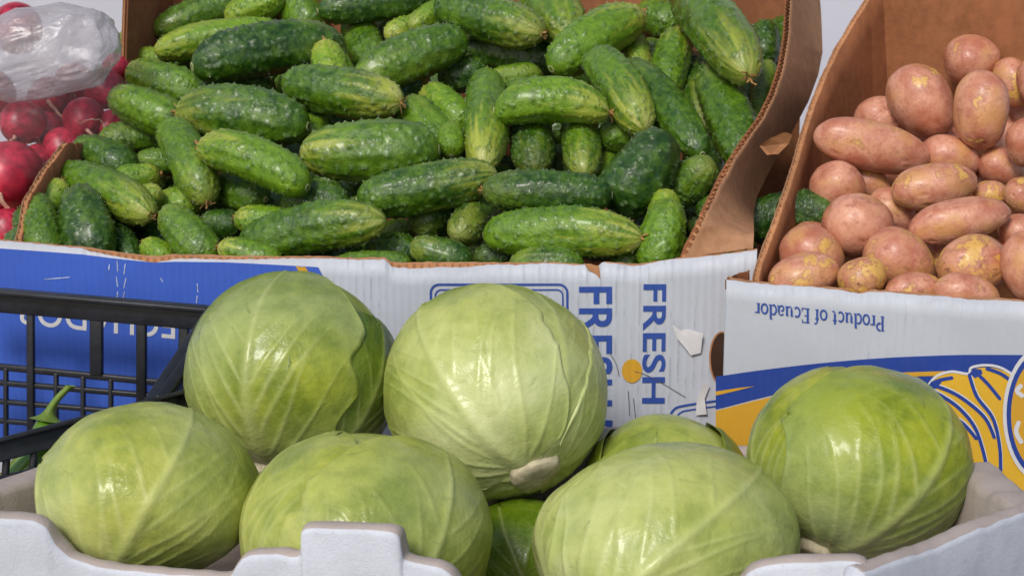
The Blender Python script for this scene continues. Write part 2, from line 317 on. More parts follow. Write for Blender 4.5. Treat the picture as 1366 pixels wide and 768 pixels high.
class Panel:
    """a printed front: converts marks measured on it into thin ink sheets lying on its surface"""
    def __init__(s, p0, e1, n, seed, warp): s.p0, s.e1, s.n, s.seed, s.warp = p0, e1, n, seed, warp
    def uz(s, px, py):
        h = hit(px, py, s.p0, s.n) - s.p0; return (h.dot(s.e1), h.z)
    def decal(s, name, parent, polys, mat, off=.0006, px=True, step=.012):
        bm = bmesh.new()
        for poly in polys:
            pts = [s.uz(*p) for p in poly] if px else poly
            vs = [bm.verts.new((u, 0, z)) for u, z in pts]
            es = []
            for i in range(len(vs)):
                try: es.append(bm.edges.new((vs[i], vs[(i + 1) % len(vs)])))
                except ValueError: pass
            bmesh.ops.triangle_fill(bm, use_beauty=True, use_dissolve=False, edges=es)
        return s.finish(name, parent, bm, mat, off, step)
    def finish(s, name, parent, bm, mat, off, step=.012):
        us = [v.co.x for v in bm.verts]; zs = [v.co.z for v in bm.verts]
        for lo, hi, ax in ((min(us), max(us), 0), (min(zs), max(zs), 2)):
            k = math.ceil(lo / step) * step
            while k < hi:
                co = Vector((0, 0, 0)); co[ax] = k; nn = Vector((0, 0, 0)); nn[ax] = 1
                bmesh.ops.bisect_plane(bm, geom=bm.verts[:] + bm.edges[:] + bm.faces[:], plane_co=co, plane_no=nn, dist=1e-6)
                k += step
        bm.verts.index_update()
        uz = np.array([(v.co.x, v.co.z) for v in bm.verts])
        base = np.array(s.p0) + uz[:, :1] * np.array(s.e1) + np.stack([np.zeros(len(uz)), np.zeros(len(uz)), uz[:, 1]], 1)
        w = fnoise(base, s.seed, 14, 5) * s.warp
        fin = base + np.array(s.n) * (w + off)[:, None]
        for v, c in zip(bm.verts, fin): v.co = c
        bm.normal_update()
        for f in bm.faces:
            if f.normal.dot(s.n) < 0: f.normal_flip()
        me = bpy.data.meshes.new(name); bm.to_mesh(me); bm.free(); me.materials.append(mat)
        set_attr(me, 'pu', uz[:, 0] - s.u0); set_attr(me, 'pv', uz[:, 1] + .3)
        return obj(name, me, parent)
    def stroke(s, name, parent, lines, width, mat, off=.0008, closed=False, sm=True):
        polys = []
        for ln in lines:
            pts = np.array(smooth_line(ln, closed) if sm else list(ln) + [ln[0]], float); d = np.gradient(pts, axis=0); d /= np.linalg.norm(d, axis=1)[:, None] + 1e-9
            nn = np.stack([-d[:, 1], d[:, 0]], 1); w = np.full(len(pts), width / 2.)
            if not closed: w[0] *= .4; w[-1] *= .3
            a = pts + nn * w[:, None]; b = pts - nn * w[:, None]
            for i in range(len(pts) - 1): polys.append((a[i], a[i + 1], b[i + 1], b[i]))
        bm = bmesh.new(); 
        for q in polys:
            vs = [bm.verts.new((u, 0, z)) for u, z in (s.uz(*p) for p in q)]
            bm.faces.new(vs)
        bmesh.ops.remove_doubles(bm, verts=bm.verts[:], dist=1e-6)
        return s.finish(name, parent, bm, mat, off, .05)
    def text(s, name, parent, body, mapping, mat, off=.0008, bold=.0):
        c = bpy.data.curves.new('t', 'FONT'); c.body = body; c.offset = bold; c.resolution_u = 5; c.space_character = 1.06
        to = bpy.data.objects.new('t', c); col.objects.link(to)
        bpy.context.view_layer.update(); dg = bpy.context.evaluated_depsgraph_get()
        me = bpy.data.meshes.new_from_object(to.evaluated_get(dg)); bpy.data.objects.remove(to)
        bm = bmesh.new(); bm.from_mesh(me); bpy.data.meshes.remove(me)
        xs = [v.co.x for v in bm.verts]; ys = [v.co.y for v in bm.verts]; x0, x1, y0, y1 = min(xs), max(xs), min(ys), max(ys)
        for v in bm.verts:
            q = mapping((v.co.x - x0) / (x1 - x0), (v.co.y - y0) / (y1 - y0)); u, z = s.uz(*q); v.co = (u, 0, z)
        return s.finish(name, parent, bm, mat, off, .05)
def smooth_line(pts, closed=False, k=8):
    p = [np.array(q, float) for q in pts]; out = []
    n = len(p); rng = range(n if closed else n - 1)
    for i in rng:
        p0 = p[(i - 1) % n] if closed or i > 0 else p[i]; p1 = p[i]; p2 = p[(i + 1) % n]; p3 = p[(i + 2) % n] if closed or i + 2 < n else p2
        for j in range(k):
            t = j / k; out.append(.5 * ((2 * p1) + (-p0 + p2) * t + (2 * p0 - 5 * p1 + 4 * p2 - p3) * t * t + (-p0 + 3 * p1 - 3 * p2 + p3) * t ** 3))
    out.append(p[0] if closed else p[-1]); return out

# ---- cucumber box
E1, E2 = axes(9.5); PF = P(683, 350, 1.62)
CBOX = empty('cucumber_box', PF - Z * PF.z); CBOX.location = (0, 0, 0)
tag(CBOX, 'wide cut-open cardboard box with blue and white front holding the cucumbers', 'box')
topl = [(-90, 318), (0, 321), (50, 325), (112, 331), (160, 338), (205, 344), (232, 340), (300, 343), (420, 344), (512, 346), (519, 351), (600, 351), (700, 351), (786, 353), (797, 357), (803, 351), (850, 354), (900, 346), (960, 341), (1000, 335), (1010, 333)]
pf = Panel(PF, E1, -E2, 21, .0016)
tp = [hit(x, y, PF, E2) for x, y in topl]
bt = [Vector((p.x, p.y, 0.002)) for p in (tp[0], tp[-1])]
pf.u0 = (tp[0] - PF).dot(E1)
xs = np.linspace(0, 1, 260); us = np.array([pf.uz(x, y)[0] for x, y in topl]); un = (us - us[0]) / (us[-1] - us[0])
pxs = np.interp(xs, un, [a[0] for a in topl])
tear = (np.interp(pxs, [0, 105, 120, 150, 200, 260, 420, 516, 521, 560, 690, 700, 1060], [.0, .0, .0025, .0035, .005, .0035, .0008, .0006, .0045, .005, .0008, .0, .0]))
front = card('front_panel', CBOX, tp, bt, -E2, M_WHITE, M_KRAFT, core_top=tear, rough=.0012, seed=21, warp=.0016)
blue = [(-90, 327), (0, 331), (60, 335), (112, 339), (150, 344), (205, 350), (232, 349), (300, 350), (424, 356.5), (433, 374), (470, 440), (490, 600), (-90, 600)]
pf.decal('blue_print', front, [blue], M_BLUE, .0006)
pf.decal('yellow_stripe', front, [[(394, 355.4), (407, 356.2), (417, 371.5), (403, 371)]], M_YELLOW, .0010)
sl = lambda f: 431 + 21 * f
pf.text('lettering', front, 'ECUADOR', lambda a, b: (234 - 212 * a, (sl(1 - a) - 34) + 34 * b), M_PRINTW, .0010, .012)
pf.text('lettering', front, 'FRESH', lambda a, b: (772 + 45 * b - 0 * a, 382 + 159 * a), M_INK, .0008, .018)
pf.text('lettering', front, 'FRESH', lambda a, b: (858 + 31 * b - 2 * a, 379 + 159 * a), M_INK, .0008, .018)
pf.text('lettering', front, 'FRUIT', lambda a, b: (772 + 45 * b, 560 + 150 * a), M_INK, .0008, .018)
pf.text('lettering', front, 'FRUIT', lambda a, b: (856 + 31 * b, 558 + 150 * a), M_INK, .0008, .018)
circ = [(843 + 13.5 * math.cos(a), 494.5 + 15.8 * math.sin(a)) for a in np.linspace(0, 2 * math.pi, 40, endpoint=False)]
pf.decal('yellow_dot', front, [circ], M_YELLOW, .0010)
def rrect(x0, x1, y0, y1, r):
    o = []
    for cx, cy, a0 in ((x1 - r, y0 + r, -90), (x1 - r, y1 - r, 0), (x0 + r, y1 - r, 90), (x0 + r, y0 + r, 180)):
        for k in range(6): a = math.radians(a0 + 18 * k); o.append((cx + r * math.cos(a), cy + r * math.sin(a)))
    return o
pf.stroke('printed_frame', front, [rrect(575, 757, 379, 640, 11)], 3., M_INK, .0008, True, False)
pf.stroke('printed_frame', front, [rrect(581, 751, 386, 640, 8)], 2., M_INK, .0008, True, False)
pf.stroke('printed_frame', front, [[(893, 556), (899, 546), (912, 541), (960, 534)]], 3., M_INK, .0008)
pf.stroke('printed_frame', front, [[(902, 556), (908, 550), (918, 547), (960, 541)]], 2., M_INK, .0008)
pf.stroke('scratch', front, [[(846, 495), (862, 500), (885, 512), (915, 530)], [(813, 470), (822, 485), (826, 502)], [(838, 520), (840, 555)], [(845, 530), (848, 560)]], 0.9, simple('scratch_ink', (.10, .10, .11), .8), .0011)
# torn white paper scraps curling off the front
def scrap(px_poly, lift, seed):
    pts = [hit(x, y, PF, E2) for x, y in px_poly]; c = sum(pts, Vector()) / len(pts)
    V = [tuple(c - E2 * (.0015 + lift * .25))]; n = len(pts)
    for i, p in enumerate(pts): V.append(tuple(p - E2 * (.0015 + lift * .6 * (.5 + .5 * math.sin(i * 2.3 + seed)) ** 2)))
    me = mesh_of('torn_scrap', V, [(0, 1 + i, 1 + (i + 1) % n) for i in range(n)], M_PAPER, True)
    set_attr(me, 'pu', [0.] * len(V)); return obj('torn_scrap', me, front)
for ln in ([(157, 347), (158, 362)], [(156, 368), (158, 382)], [(158, 388), (157, 399)], [(168, 351), (166, 366)], [(169, 370), (166, 384)], [(167, 388), (165, 398)], [(263, 378), (264, 390)], [(263, 394), (262, 404)], [(214, 370), (218, 376)], [(60, 372), (95, 369)], [(147, 352), (146, 360)]):
    pf.stroke('scuff', front, [ln], 1.4, M_SCUFF, .0011)
scrap([(897, 431), (908, 440), (918, 438), (938, 443), (935, 470), (922, 473), (914, 462), (903, 450)], .006, 1)
scrap([(938, 509), (947, 514), (940, 530), (943, 551), (928, 553), (930, 530)], .006, 2)
scrap([(84, 526), (92, 524), (104, 540), (110, 548), (102, 560), (96, 545)], .003, 3)
scrap([(236, 486), (244, 500), (247, 518), (238, 516), (234, 500)], .003, 4)
pf.decal('brown_tear', front, [[(780, 352), (799, 354), (801, 372), (795, 365), (785, 360)]], M_KRAFT_E, .0009)
hole = [(963 + 15 * math.cos(a), 478 + 34 * math.sin(a)) for a in np.linspace(0, 2 * math.pi, 36, endpoint=False)]
pf.decal('hand_hole', front, [hole], simple('hole_shade', (.05, .022, .012), .9), .0009)  # flat dark disc: the shade inside the hole is put into its colour
pf.stroke('hole_rim', front, [[(963 + 16 * math.cos(a), 478 + 35 * math.sin(a)) for a in np.linspace(0, 2 * math.pi, 24, endpoint=False)]], 2.2, M_KRAFT_E, .0012, True)

# left wall: low torn end, then rising to the back; right wall leaning in over the cucumbers; back wall
LW0 = hit(8, 320, PF, E2) + E2 * .008
lwn = -Vector((math.cos(math.radians(7.6)), -math.sin(math.radians(7.6)), 0))
lt = [hit(x, y, LW0, lwn) for x, y in ((20, 318), (24, 305), (30, 268), (52, 232), (72, 205), (84, 190), (92, 192))]
rearL = P(172, 88, 2.05); rearT = P(176, -40, 2.06)
ltop = lt + [hit(120, 190, LW0, lwn)]
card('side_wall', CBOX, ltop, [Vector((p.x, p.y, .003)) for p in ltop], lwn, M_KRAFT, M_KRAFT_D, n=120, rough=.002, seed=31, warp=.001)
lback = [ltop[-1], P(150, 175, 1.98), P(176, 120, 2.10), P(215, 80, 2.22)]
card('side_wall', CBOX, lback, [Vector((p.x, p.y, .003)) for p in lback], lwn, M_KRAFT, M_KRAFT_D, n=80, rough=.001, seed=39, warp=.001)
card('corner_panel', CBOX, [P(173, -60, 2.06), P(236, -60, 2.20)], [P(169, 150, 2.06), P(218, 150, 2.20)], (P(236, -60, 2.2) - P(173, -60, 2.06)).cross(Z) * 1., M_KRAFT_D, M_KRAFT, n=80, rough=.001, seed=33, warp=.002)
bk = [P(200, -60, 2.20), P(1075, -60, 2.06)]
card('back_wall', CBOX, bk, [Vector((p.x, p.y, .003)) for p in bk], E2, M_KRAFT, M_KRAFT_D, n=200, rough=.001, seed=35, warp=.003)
# leaning right wall as a curved corrugated sheet
heap_n = E1.cross(E2 * math.cos(math.radians(27)) + Z * math.sin(math.radians(27)))
hp = PF + E2 * .03 + heap_n * .040
le = [(913, 347), (935, 300), (960, 252), (984, 211), (1004, 183), (1021, 158), (1036, 125), (1047, 85), (1054, 45), (1057, 0), (1058, -50)]
re = [(1003, 334), (1004, 318), (1008, 285), (1013, 262), (1036, 214), (1060, 172), (1080, 135), (1093, 100), (1098, 70), (1094, 20), (1088, -50)]
L3 = [hit(x, y, hp + heap_n * (.004 if i else -.02), heap_n) for i, (x, y) in enumerate(le)]
L3[0] = hit(le[0][0], le[0][1], PF, E2) + E2 * .009
R3 = [hit(x, y, PF + E2 * .03 - heap_n * .03, heap_n) for x, y in re]; R3[0] = hit(1003, 334, PF, E2) + E2 * .009; R3[1] = hit(1004, 318, PF, E2) + E2 * .03
flap_n = (L3[5] - R3[5]).cross(L3[7] - L3[3]).normalized()
if flap_n.dot(CAM - L3[5]) < 0: flap_n = -flap_n
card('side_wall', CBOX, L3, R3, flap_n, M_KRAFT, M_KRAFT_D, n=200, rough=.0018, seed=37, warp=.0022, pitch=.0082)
tb = [P(1018, 195, 1.70), P(1030, 186, 1.685), P(1050, 177, 1.67), P(1057, 180, 1.67), P(1052, 192, 1.68), P(1038, 206, 1.69), P(1028, 207, 1.70)]
sh = .0; cen = sum(tb, Vector()) / 7 + flap_n * .003
me = mesh_of('torn_tab', [tuple(cen)] + [tuple(p) for p in tb] + [tuple(p - flap_n * .004) for p in tb], [(0, 1 + i, 1 + (i + 1) % 7) for i in range(7)] + [(1 + i, 8 + i, 8 + (i + 1) % 7, 1 + (i + 1) % 7) for i in range(7)], M_KRAFT_E, False)
obj('torn_tab', me, CBOX)

# ---- potato box
Q1, Q2 = axes(22); PP = P(968, 372, 1.53)
PBOX = empty('potato_box'); tag(PBOX, 'white banana carton with yellow and blue print, cut open and filled with potatoes', 'box')
pt = Panel(PP, Q1, -Q2, 41, .0012)
ptl = [(968, 371), (985, 374), (1020, 378), (1080, 382), (1130, 387), (1145, 390), (1165, 388), (1230, 393), (1300, 398), (1366, 402), (1460, 410)]
tp = [hit(x, y, PP, Q2) for x, y in ptl]
pt.u0 = 0
pfront = card('front_panel', PBOX, tp, [Vector((tp[0].x, tp[0].y, .003)), Vector((tp[-1].x, tp[-1].y, .003))], -Q2, M_WHITE, M_KRAFT, n=220, rough=.0010, seed=41, warp=.0012, core_top=np.full(220, .0006))
bandt = [(955, 502), (1018, 493), (1096, 484), (1174, 477.5), (1252, 474), (1310, 473), (1460, 474)]
bt_s = [tuple(p) for p in smooth_line(bandt)]
low = [(1460, 720), (1310, 720), (1290, 640), (1262, 590), (1238, 545), (1215, 520), (1180, 512), (1120, 512), (1053, 521), (1000, 534), (955, 546)]
pt.decal('blue_band', pfront, [bt_s + low], M_NAVY, .0006)
pt.decal('yellow_field', pfront, [[(955, 547.5), (1000, 536), (1053, 523), (1120, 514), (1180, 514), (1214, 522), (1237, 547), (1261, 592), (1288, 640), (1306, 720), (955, 720)]], M_YELLOW, .0006)
pt.decal('yellow_stripe', pfront, [[(955, 521.5), (985, 516.8), (1007, 514.6), (985, 520), (955, 527)]], M_YELLOW, .0010)
pt.decal('yellow_stripe', pfront, [[(1120, 500.5), (1195, 496.5), (1262, 494.5), (1248, 501), (1195, 502), (1120, 504)]], M_YELLOW, .0010)
cr = lambda pts: [(940 + x / 2.561, 360 + y / 2.561) for x, y in pts]
body = [(768, 392), (795, 366), (845, 352), (903, 358), (915, 340), (960, 332), (1010, 340), (1060, 368), (1100, 420), (1100, 780), (935, 780), (915, 690), (880, 590), (830, 490), (795, 425)]
pt.decal('banana_print', pfront, [[tuple(p) for p in smooth_line(cr(body), True)][:-1]], M_BANANA, .0011)
pt.stroke('banana_outline', pfront, [cr([(760, 404), (768, 388), (795, 360), (845, 346), (900, 353), (912, 332), (960, 324), (1010, 332), (1062, 362)]), cr([(905, 690), (885, 620), (850, 545), (818, 488)])], 3.4, M_PRINTW, .0015)
inner = [[(760, 398), (790, 395), (870, 430), (955, 500), (992, 575)], [(775, 408), (860, 462), (920, 530), (950, 610), (968, 690)], [(815, 488), (880, 520), (932, 578)], [(903, 352), (930, 430), (985, 505), (1008, 600), (1012, 690)], [(918, 340), (965, 385), (1012, 442)], [(960, 334), (1010, 352), (1048, 378)], [(776, 386), (806, 374), (850, 366)]]
pt.stroke('banana_outline', pfront, [cr([(x + 4, y - 5) for x, y in l]) for l in inner[:4]], 2.6, M_PRINTW, .0014)
pt.stroke('banana_outline', pfront, [cr(l) for l in inner], 4.6, M_NAVY, .0017)
pt.decal('banana_stem', pfront, [cr([(762, 398), (775, 380), (800, 374), (810, 382), (790, 405)])], M_NAVY, .0016)
pt.decal('banana_stem', pfront, [cr([(905, 352), (918, 336), (945, 338), (950, 352), (925, 368)])], M_NAVY, .0016)
for rx, ry, w, mm, o in ((56, 92, 0, M_PRINTW, .0021), (51, 86, 0, M_NAVY, .0025), (45, 78, 0, M_YELLOW, .0029)):
    pt.decal('badge', pfront, [[(1394 + rx * math.cos(a), 552 + ry * math.sin(a)) for a in np.linspace(0, 2 * math.pi, 48, endpoint=False)]], mm, o)
for ln in ([(1364, 512), (1357, 520), (1366, 528)], [(1360, 560), (1356, 575), (1364, 590)]): pt.stroke('badge_mark', pfront, [ln], 6, M_PRINTW, .0033)
# serif lettering, upside down on the carton: strokes with slab ends. units: x-height 1, cap 1.5
def arc(cx, cy, rx, ry, a0, a1, k=12): return [(cx + rx * math.cos(math.radians(a0 + (a1 - a0) * i / k)), cy + ry * math.sin(math.radians(a0 + (a1 - a0) * i / k))) for i in range(k + 1)]
T, t = .23, .13
GL = {
 'P': (1.0, [([(.22, 0), (.22, 1.5)], T), ([(.02, .03), (.46, .03)], .08), ([(.02, 1.47), (.55, 1.47)], .08), (arc(.5, 1.1, .36, .37, 90, -90), .2), ([(.22, .73), (.5, .73)], .08)]),
 'r': (.62, [([(.2, 0), (.2, 1)], T), ([(.02, .03), (.42, .03)], .08), ([(.04, .96), (.2, .96)], .1), (arc(.44, .72, .22, .24, 160, 50), t)]),
 'o': (.92, [(arc(.44, .5, .34, .48, 0, 360, 22), .19)]),
 'd': (.98, [(arc(.40, .5, .30, .48, 60, 300, 16), .18), ([(.72, 0), (.72, 1.5)], T), ([(.55, 1.46), (.72, 1.46)], .1), ([(.72, .04), (.92, .04)], .1)]),
 'u': (1.0, [([(.22, 1), (.22, .3)], T), (arc(.45, .3, .23, .27, 180, 330), t), ([(.74, 0), (.74, 1)], T), ([(.04, .96), (.22, .96)], .1), ([(.56, .96), (.74, .96)], .1), ([(.74, .04), (.94, .04)], .1)]),
 'c': (.82, [(arc(.44, .5, .33, .48, 50, 315, 18), .18)]),
 't': (.6, [([(.27, 1.32), (.27, .25)], T), (arc(.43, .22, .16, .2, 180, 310), t), ([(.04, .95), (.52, .95)], .1)]),
 'f': (.6, [([(.25, 0), (.25, 1.2)], T), (arc(.47, 1.2, .22, .27, 180, 60), t), ([(.04, .95), (.5, .95)], .1), ([(.06, .03), (.46, .03)], .08)]),
 'E': (1.0, [([(.22, 0), (.22, 1.5)], T), ([(.02, .04), (.85, .04)], .1), ([(.02, 1.46), (.82, 1.46)], .1), ([(.22, .77), (.62, .77)], .1), ([(.84, .0), (.88, .36)], .1), ([(.82, 1.5), (.82, 1.18)], .1)]),
 'a': (.86, [(arc(.4, .72, .26, .25, 160, 0), t), ([(.66, .72), (.66, .12)], T), (arc(.36, .28, .25, .26, 80, 330, 14), .16), ([(.66, .05), (.84, .05)], .1)]),
 ' ': (.5, [])}
def serif(panel, parent, text, mapping, mat):
    tot = sum(GL[ch][0] for ch in text); x = 0; bm = bmesh.new()
    for ch in text:
        w, strokes = GL[ch]
        for ln, wd in strokes:
            pts = np.array(ln, float); d = np.gradient(pts, axis=0); d /= np.linalg.norm(d, axis=1)[:, None] + 1e-9; nn = np.stack([-d[:, 1], d[:, 0]], 1) * wd / 2
            a, b = pts + nn, pts - nn
            for i in range(len(pts) - 1):
                vs = []
                for qx, qy in (a[i], a[i + 1], b[i + 1], b[i]):
                    u, z = panel.uz(*mapping((x + qx) / tot, qy / 1.5)); vs.append(bm.verts.new((u, 0, z)))
                bm.faces.new(vs)
        x += w
    return panel.finish('lettering', parent, bm, mat, .0009, .06)
serif(pt, pfront, 'Product of Ecuador', lambda a, b: (1180 - 173 * a, 422 - 18.5 * a + 19.5 * b), M_INK)
# left wall with its slanting cut edge, back wall
W0 = hit(1000, 373, PP, Q2) + Q2 * .008
wl = [(1000, 373), (1008, 350), (1020, 320), (1032, 287), (1045, 250), (1055, 218), (1063, 190), (1072, 160), (1082, 133), (1098, 95), (1115, 62), (1134, 30), (1153, 0), (1186, -55)]
dep = np.linspace(0, 1, len(wl)) ** 1.05
t0 = (W0 - CAM).dot(FWD); wt = [P(x, y, t0 + .375 * d) for (x, y), d in zip(wl, dep)]; wt[0] = W0
wb = []
for (x, y), d in zip(wl, dep): q = P(1000 + 190 * d, 420 - 250 * d, t0 + .395 * d); wb.append(Vector((q.x + .01, q.y, .02 + .04 * d)))
wnrm = (wt[8] - wt[2]).cross(wb[5] - wt[5]).normalized()
if wnrm.x > 0: wnrm = -wnrm
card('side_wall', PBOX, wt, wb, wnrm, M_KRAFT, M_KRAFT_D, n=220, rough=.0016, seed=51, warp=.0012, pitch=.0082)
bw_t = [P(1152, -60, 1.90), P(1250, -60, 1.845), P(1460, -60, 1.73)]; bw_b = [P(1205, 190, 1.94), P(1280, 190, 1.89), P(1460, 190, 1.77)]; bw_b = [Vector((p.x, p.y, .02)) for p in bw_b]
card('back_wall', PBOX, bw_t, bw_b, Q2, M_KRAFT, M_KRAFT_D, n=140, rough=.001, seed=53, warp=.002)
card('corner_fold', PBOX, [P(970, 371, 1.535), P(986, 364, 1.555), P(1000, 360, 1.565)], [P(970, 384, 1.537), P(986, 384, 1.555), P(1000, 384, 1.565)], Q2, M_KRAFT, M_KRAFT_D, n=30, rough=.001, seed=55)

# ------------------------------------------------------------------ cucumbers
def cucumber_mesh(aspect, bend, seed):
    Wd = .05; Ln = Wd * aspect; nu, nv = 150, 84; r = np.random.RandomState(seed)
    # arc-length spacing so the blunt ends are well sampled
    tt = np.linspace(0, math.pi, nu); s = -np.cos(tt)
    e = aspect * .62 + .9
    prof = (1 - np.abs(s) ** (1.15 + aspect * .85)) ** .49
    prof = np.maximum(prof, 0) * (1 - .06 * s + .035 * np.sin(3 * s + r.uniform(0, 6)))
    ph = np.linspace(0, 2 * math.pi, nv, endpoint=False)
    S, PH = np.meshgrid(s, ph, indexing='ij'); PR = np.repeat(prof[:, None], nv, 1)
    ridge = 1 + (.028 * np.cos(3 * PH + r.uniform(0, 6)) + .014 * np.cos(7 * PH + r.uniform(0, 6) + .5 * S) + .010 * np.cos(11 * PH + r.uniform(0, 6))) * (1 - .2 * np.abs(S))
    X = np.cos(PH) * PR * ridge * Wd / 2; Y = np.sin(PH) * PR * ridge * Wd / 2; Zz = S * Ln / 2
    base = np.stack([X, Y, Zz], -1).reshape(-1, 3)
    lump = fnoise(base, seed + 5, 120, 6) * .0005
    # warts
    nw = int(86 * aspect); wart = np.zeros(len(base)); C = []
    for k in range(nw):
        i = int(np.interp(r.uniform(-.9, .93), s, np.arange(nu))); j = r.randint(nv); C.append(i * nv + j)
    hgt = np.zeros(len(base))
    for c in C:
        d2 = ((base - base[c]) ** 2).sum(1); near = d2 < (.0052 ** 2); sz = r.uniform(.0014, .0023); g = np.exp(-d2[near] / sz ** 2)
        wart[near] = np.maximum(wart[near], g); hgt[near] = np.maximum(hgt[near], g * r.uniform(.0011, .0021))
    nrm = np.stack([np.cos(PH), np.sin(PH), np.sign(S) * np.abs(S) ** 6], -1).reshape(-1, 3); nrm /= np.linalg.norm(nrm, axis=1)[:, None]
    V = base + nrm * (lump + hgt)[:, None]
    sp = []; spf = []
    for c in C:
        if r.rand() < .4: continue
        p, n_ = V[c], nrm[c] + r.normal(size=3) * .25; a = np.cross(n_, [.3, .5, .8]); a /= np.linalg.norm(a); b = np.cross(n_, a); w = .00032
        k = len(base) + len(sp)
        sp += [p + a * w, p - a * .5 * w + b * .87 * w, p - a * .5 * w - b * .87 * w, p + n_ * r.uniform(.0005, .0010)]
        spf += [(k, k + 1, k + 3), (k + 1, k + 2, k + 3), (k + 2, k, k + 3)]
    V = np.concatenate([V, np.array(sp)]); s_all = V[:, 2] / (Ln / 2)
    V[:, 0] += bend * Ln * (1 - s_all ** 2) - bend * Ln * .5
    f = grid_faces(nu, nv, True); nf = len(f); f = f + spf
    me = mesh_of('cucumber', V, f, [M_CUC, M_SPINE], True, [0] * nf + [1] * len(spf))
    set_attr(me, 'along', np.concatenate([(S.reshape(-1) + 1) / 2, np.full(len(sp), .5)]))
    set_attr(me, 'around', np.concatenate([PH.reshape(-1) / 6.283, np.zeros(len(sp))]))
    set_attr(me, 'wart', np.concatenate([wart, np.zeros(len(sp))]))
    me['aspect'] = aspect; me['bend'] = bend
    return me
def flower_mesh(seed):
    r = np.random.RandomState(seed); V = []; F = []
    for k in range(6):
        a = k * 1.05 + r.uniform(-.3, .3); l = r.uniform(.004, .010); w = r.uniform(.0012, .0024); tilt = r.uniform(.3, 1.2)
        for j in range(4):
            t_ = j / 3; rad = .0015 + l * t_ * math.sin(tilt) ; h = l * t_ * math.cos(tilt) + r.uniform(-.0008, .0008)
            ww = w * (1 - t_ * .6); c, s_ = math.cos(a + t_ * r.uniform(-.4, .4)), math.sin(a)
            V += [(c * rad - s_ * ww, s_ * rad + c * ww, h), (c * rad + s_ * ww, s_ * rad - c * ww, h + r.uniform(-.0008, .0008)), (c * rad, s_ * rad, h - .0009)]
        b0 = len(V) - 12
        for j in range(3):
            for q in range(3): F.append((b0 + j * 3 + q, b0 + j * 3 + (q + 1) % 3, b0 + j * 3 + 3 + (q + 1) % 3, b0 + j * 3 + 3 + q))
    return mesh_of('dried_flower', V, F, M_FLOWER, False)
def scar_mesh():
    V = [(0, 0, .0002)]; n_ = 12
    for rr, z in ((.0022, .0006), (.0040, .0012), (.0052, -.0012)):
        V += [(rr * math.cos(6.283 * i / n_) * (1 + .12 * math.sin(i * 2.1)), rr * math.sin(6.283 * i / n_), z) for i in range(n_)]
    F = [(0, 1 + i, 1 + (i + 1) % n_) for i in range(n_)]
    for k in range(2):
        for i in range(n_): a, b = 1 + k * n_ + i, 1 + k * n_ + (i + 1) % n_; F.append((a, a + n_, b + n_, b))
    return mesh_of('stem_scar', V, F, M_SCAR, True)
CV = [cucumber_mesh(a, b, 100 + i) for i, (a, b) in enumerate(((1.6, .0), (1.9, .03), (2.2, .0), (2.3, .05), (2.6, .03), (2.9, .0), (3.0, .05), (3.4, .03), (2.6, .10)))]
FV = [flower_mesh(300 + i) for i in range(4)]; SV = scar_mesh()
rnd = random.Random(4)
def cucumber(ax, ay, az, bx, by, bz, w, bend, tone, tip, flower, label, group):
    a, b = Vector((ax, ay, az)), Vector((bx, by, bz)); d = a - b; L = max(d.length, w * 1.45); asp = L / w
    me = min(CV, key=lambda m: abs(m['aspect'] - asp) + abs(m['bend'] - abs(bend) * .9) * 9 + rnd.uniform(0, .25))
    z = d.normalized(); up = UP - z * UP.dot(z); up.normalize()
    if bend == 0: up = (Matrix.Rotation(rnd.uniform(0, 6.28), 3, z) @ up)
    if bend < 0: up = -up
    y = z.cross(up); R = Matrix((up, y, z)).transposed()
    o = obj('cucumber', me); sx = w / .05; sz = L / (.05 * me['aspect'])
    o.matrix_world = Matrix.Translation((a + b) / 2) @ R.to_4x4() @ Matrix.Diagonal((sx, sx, sz, 1))
    o.color = (tone, tip, rnd.random(), 1); tag(o, label, 'cucumber', group)
    hl = .05 * me['aspect'] / 2; off = -me['bend'] * me['aspect'] * .05 * .5
    c = obj('stem_scar', SV, o); c.matrix_local = Matrix.Translation((off, 0, -hl + .0007)) @ Matrix.Rotation(math.pi, 4, 'X')
    if flower:
        f = obj('dried_flower', rnd.choice(FV), o); f.matrix_local = Matrix.Translation((off, 0, hl - .0008)) @ Matrix.Rotation(rnd.uniform(0, 6), 4, 'Z')
    return o
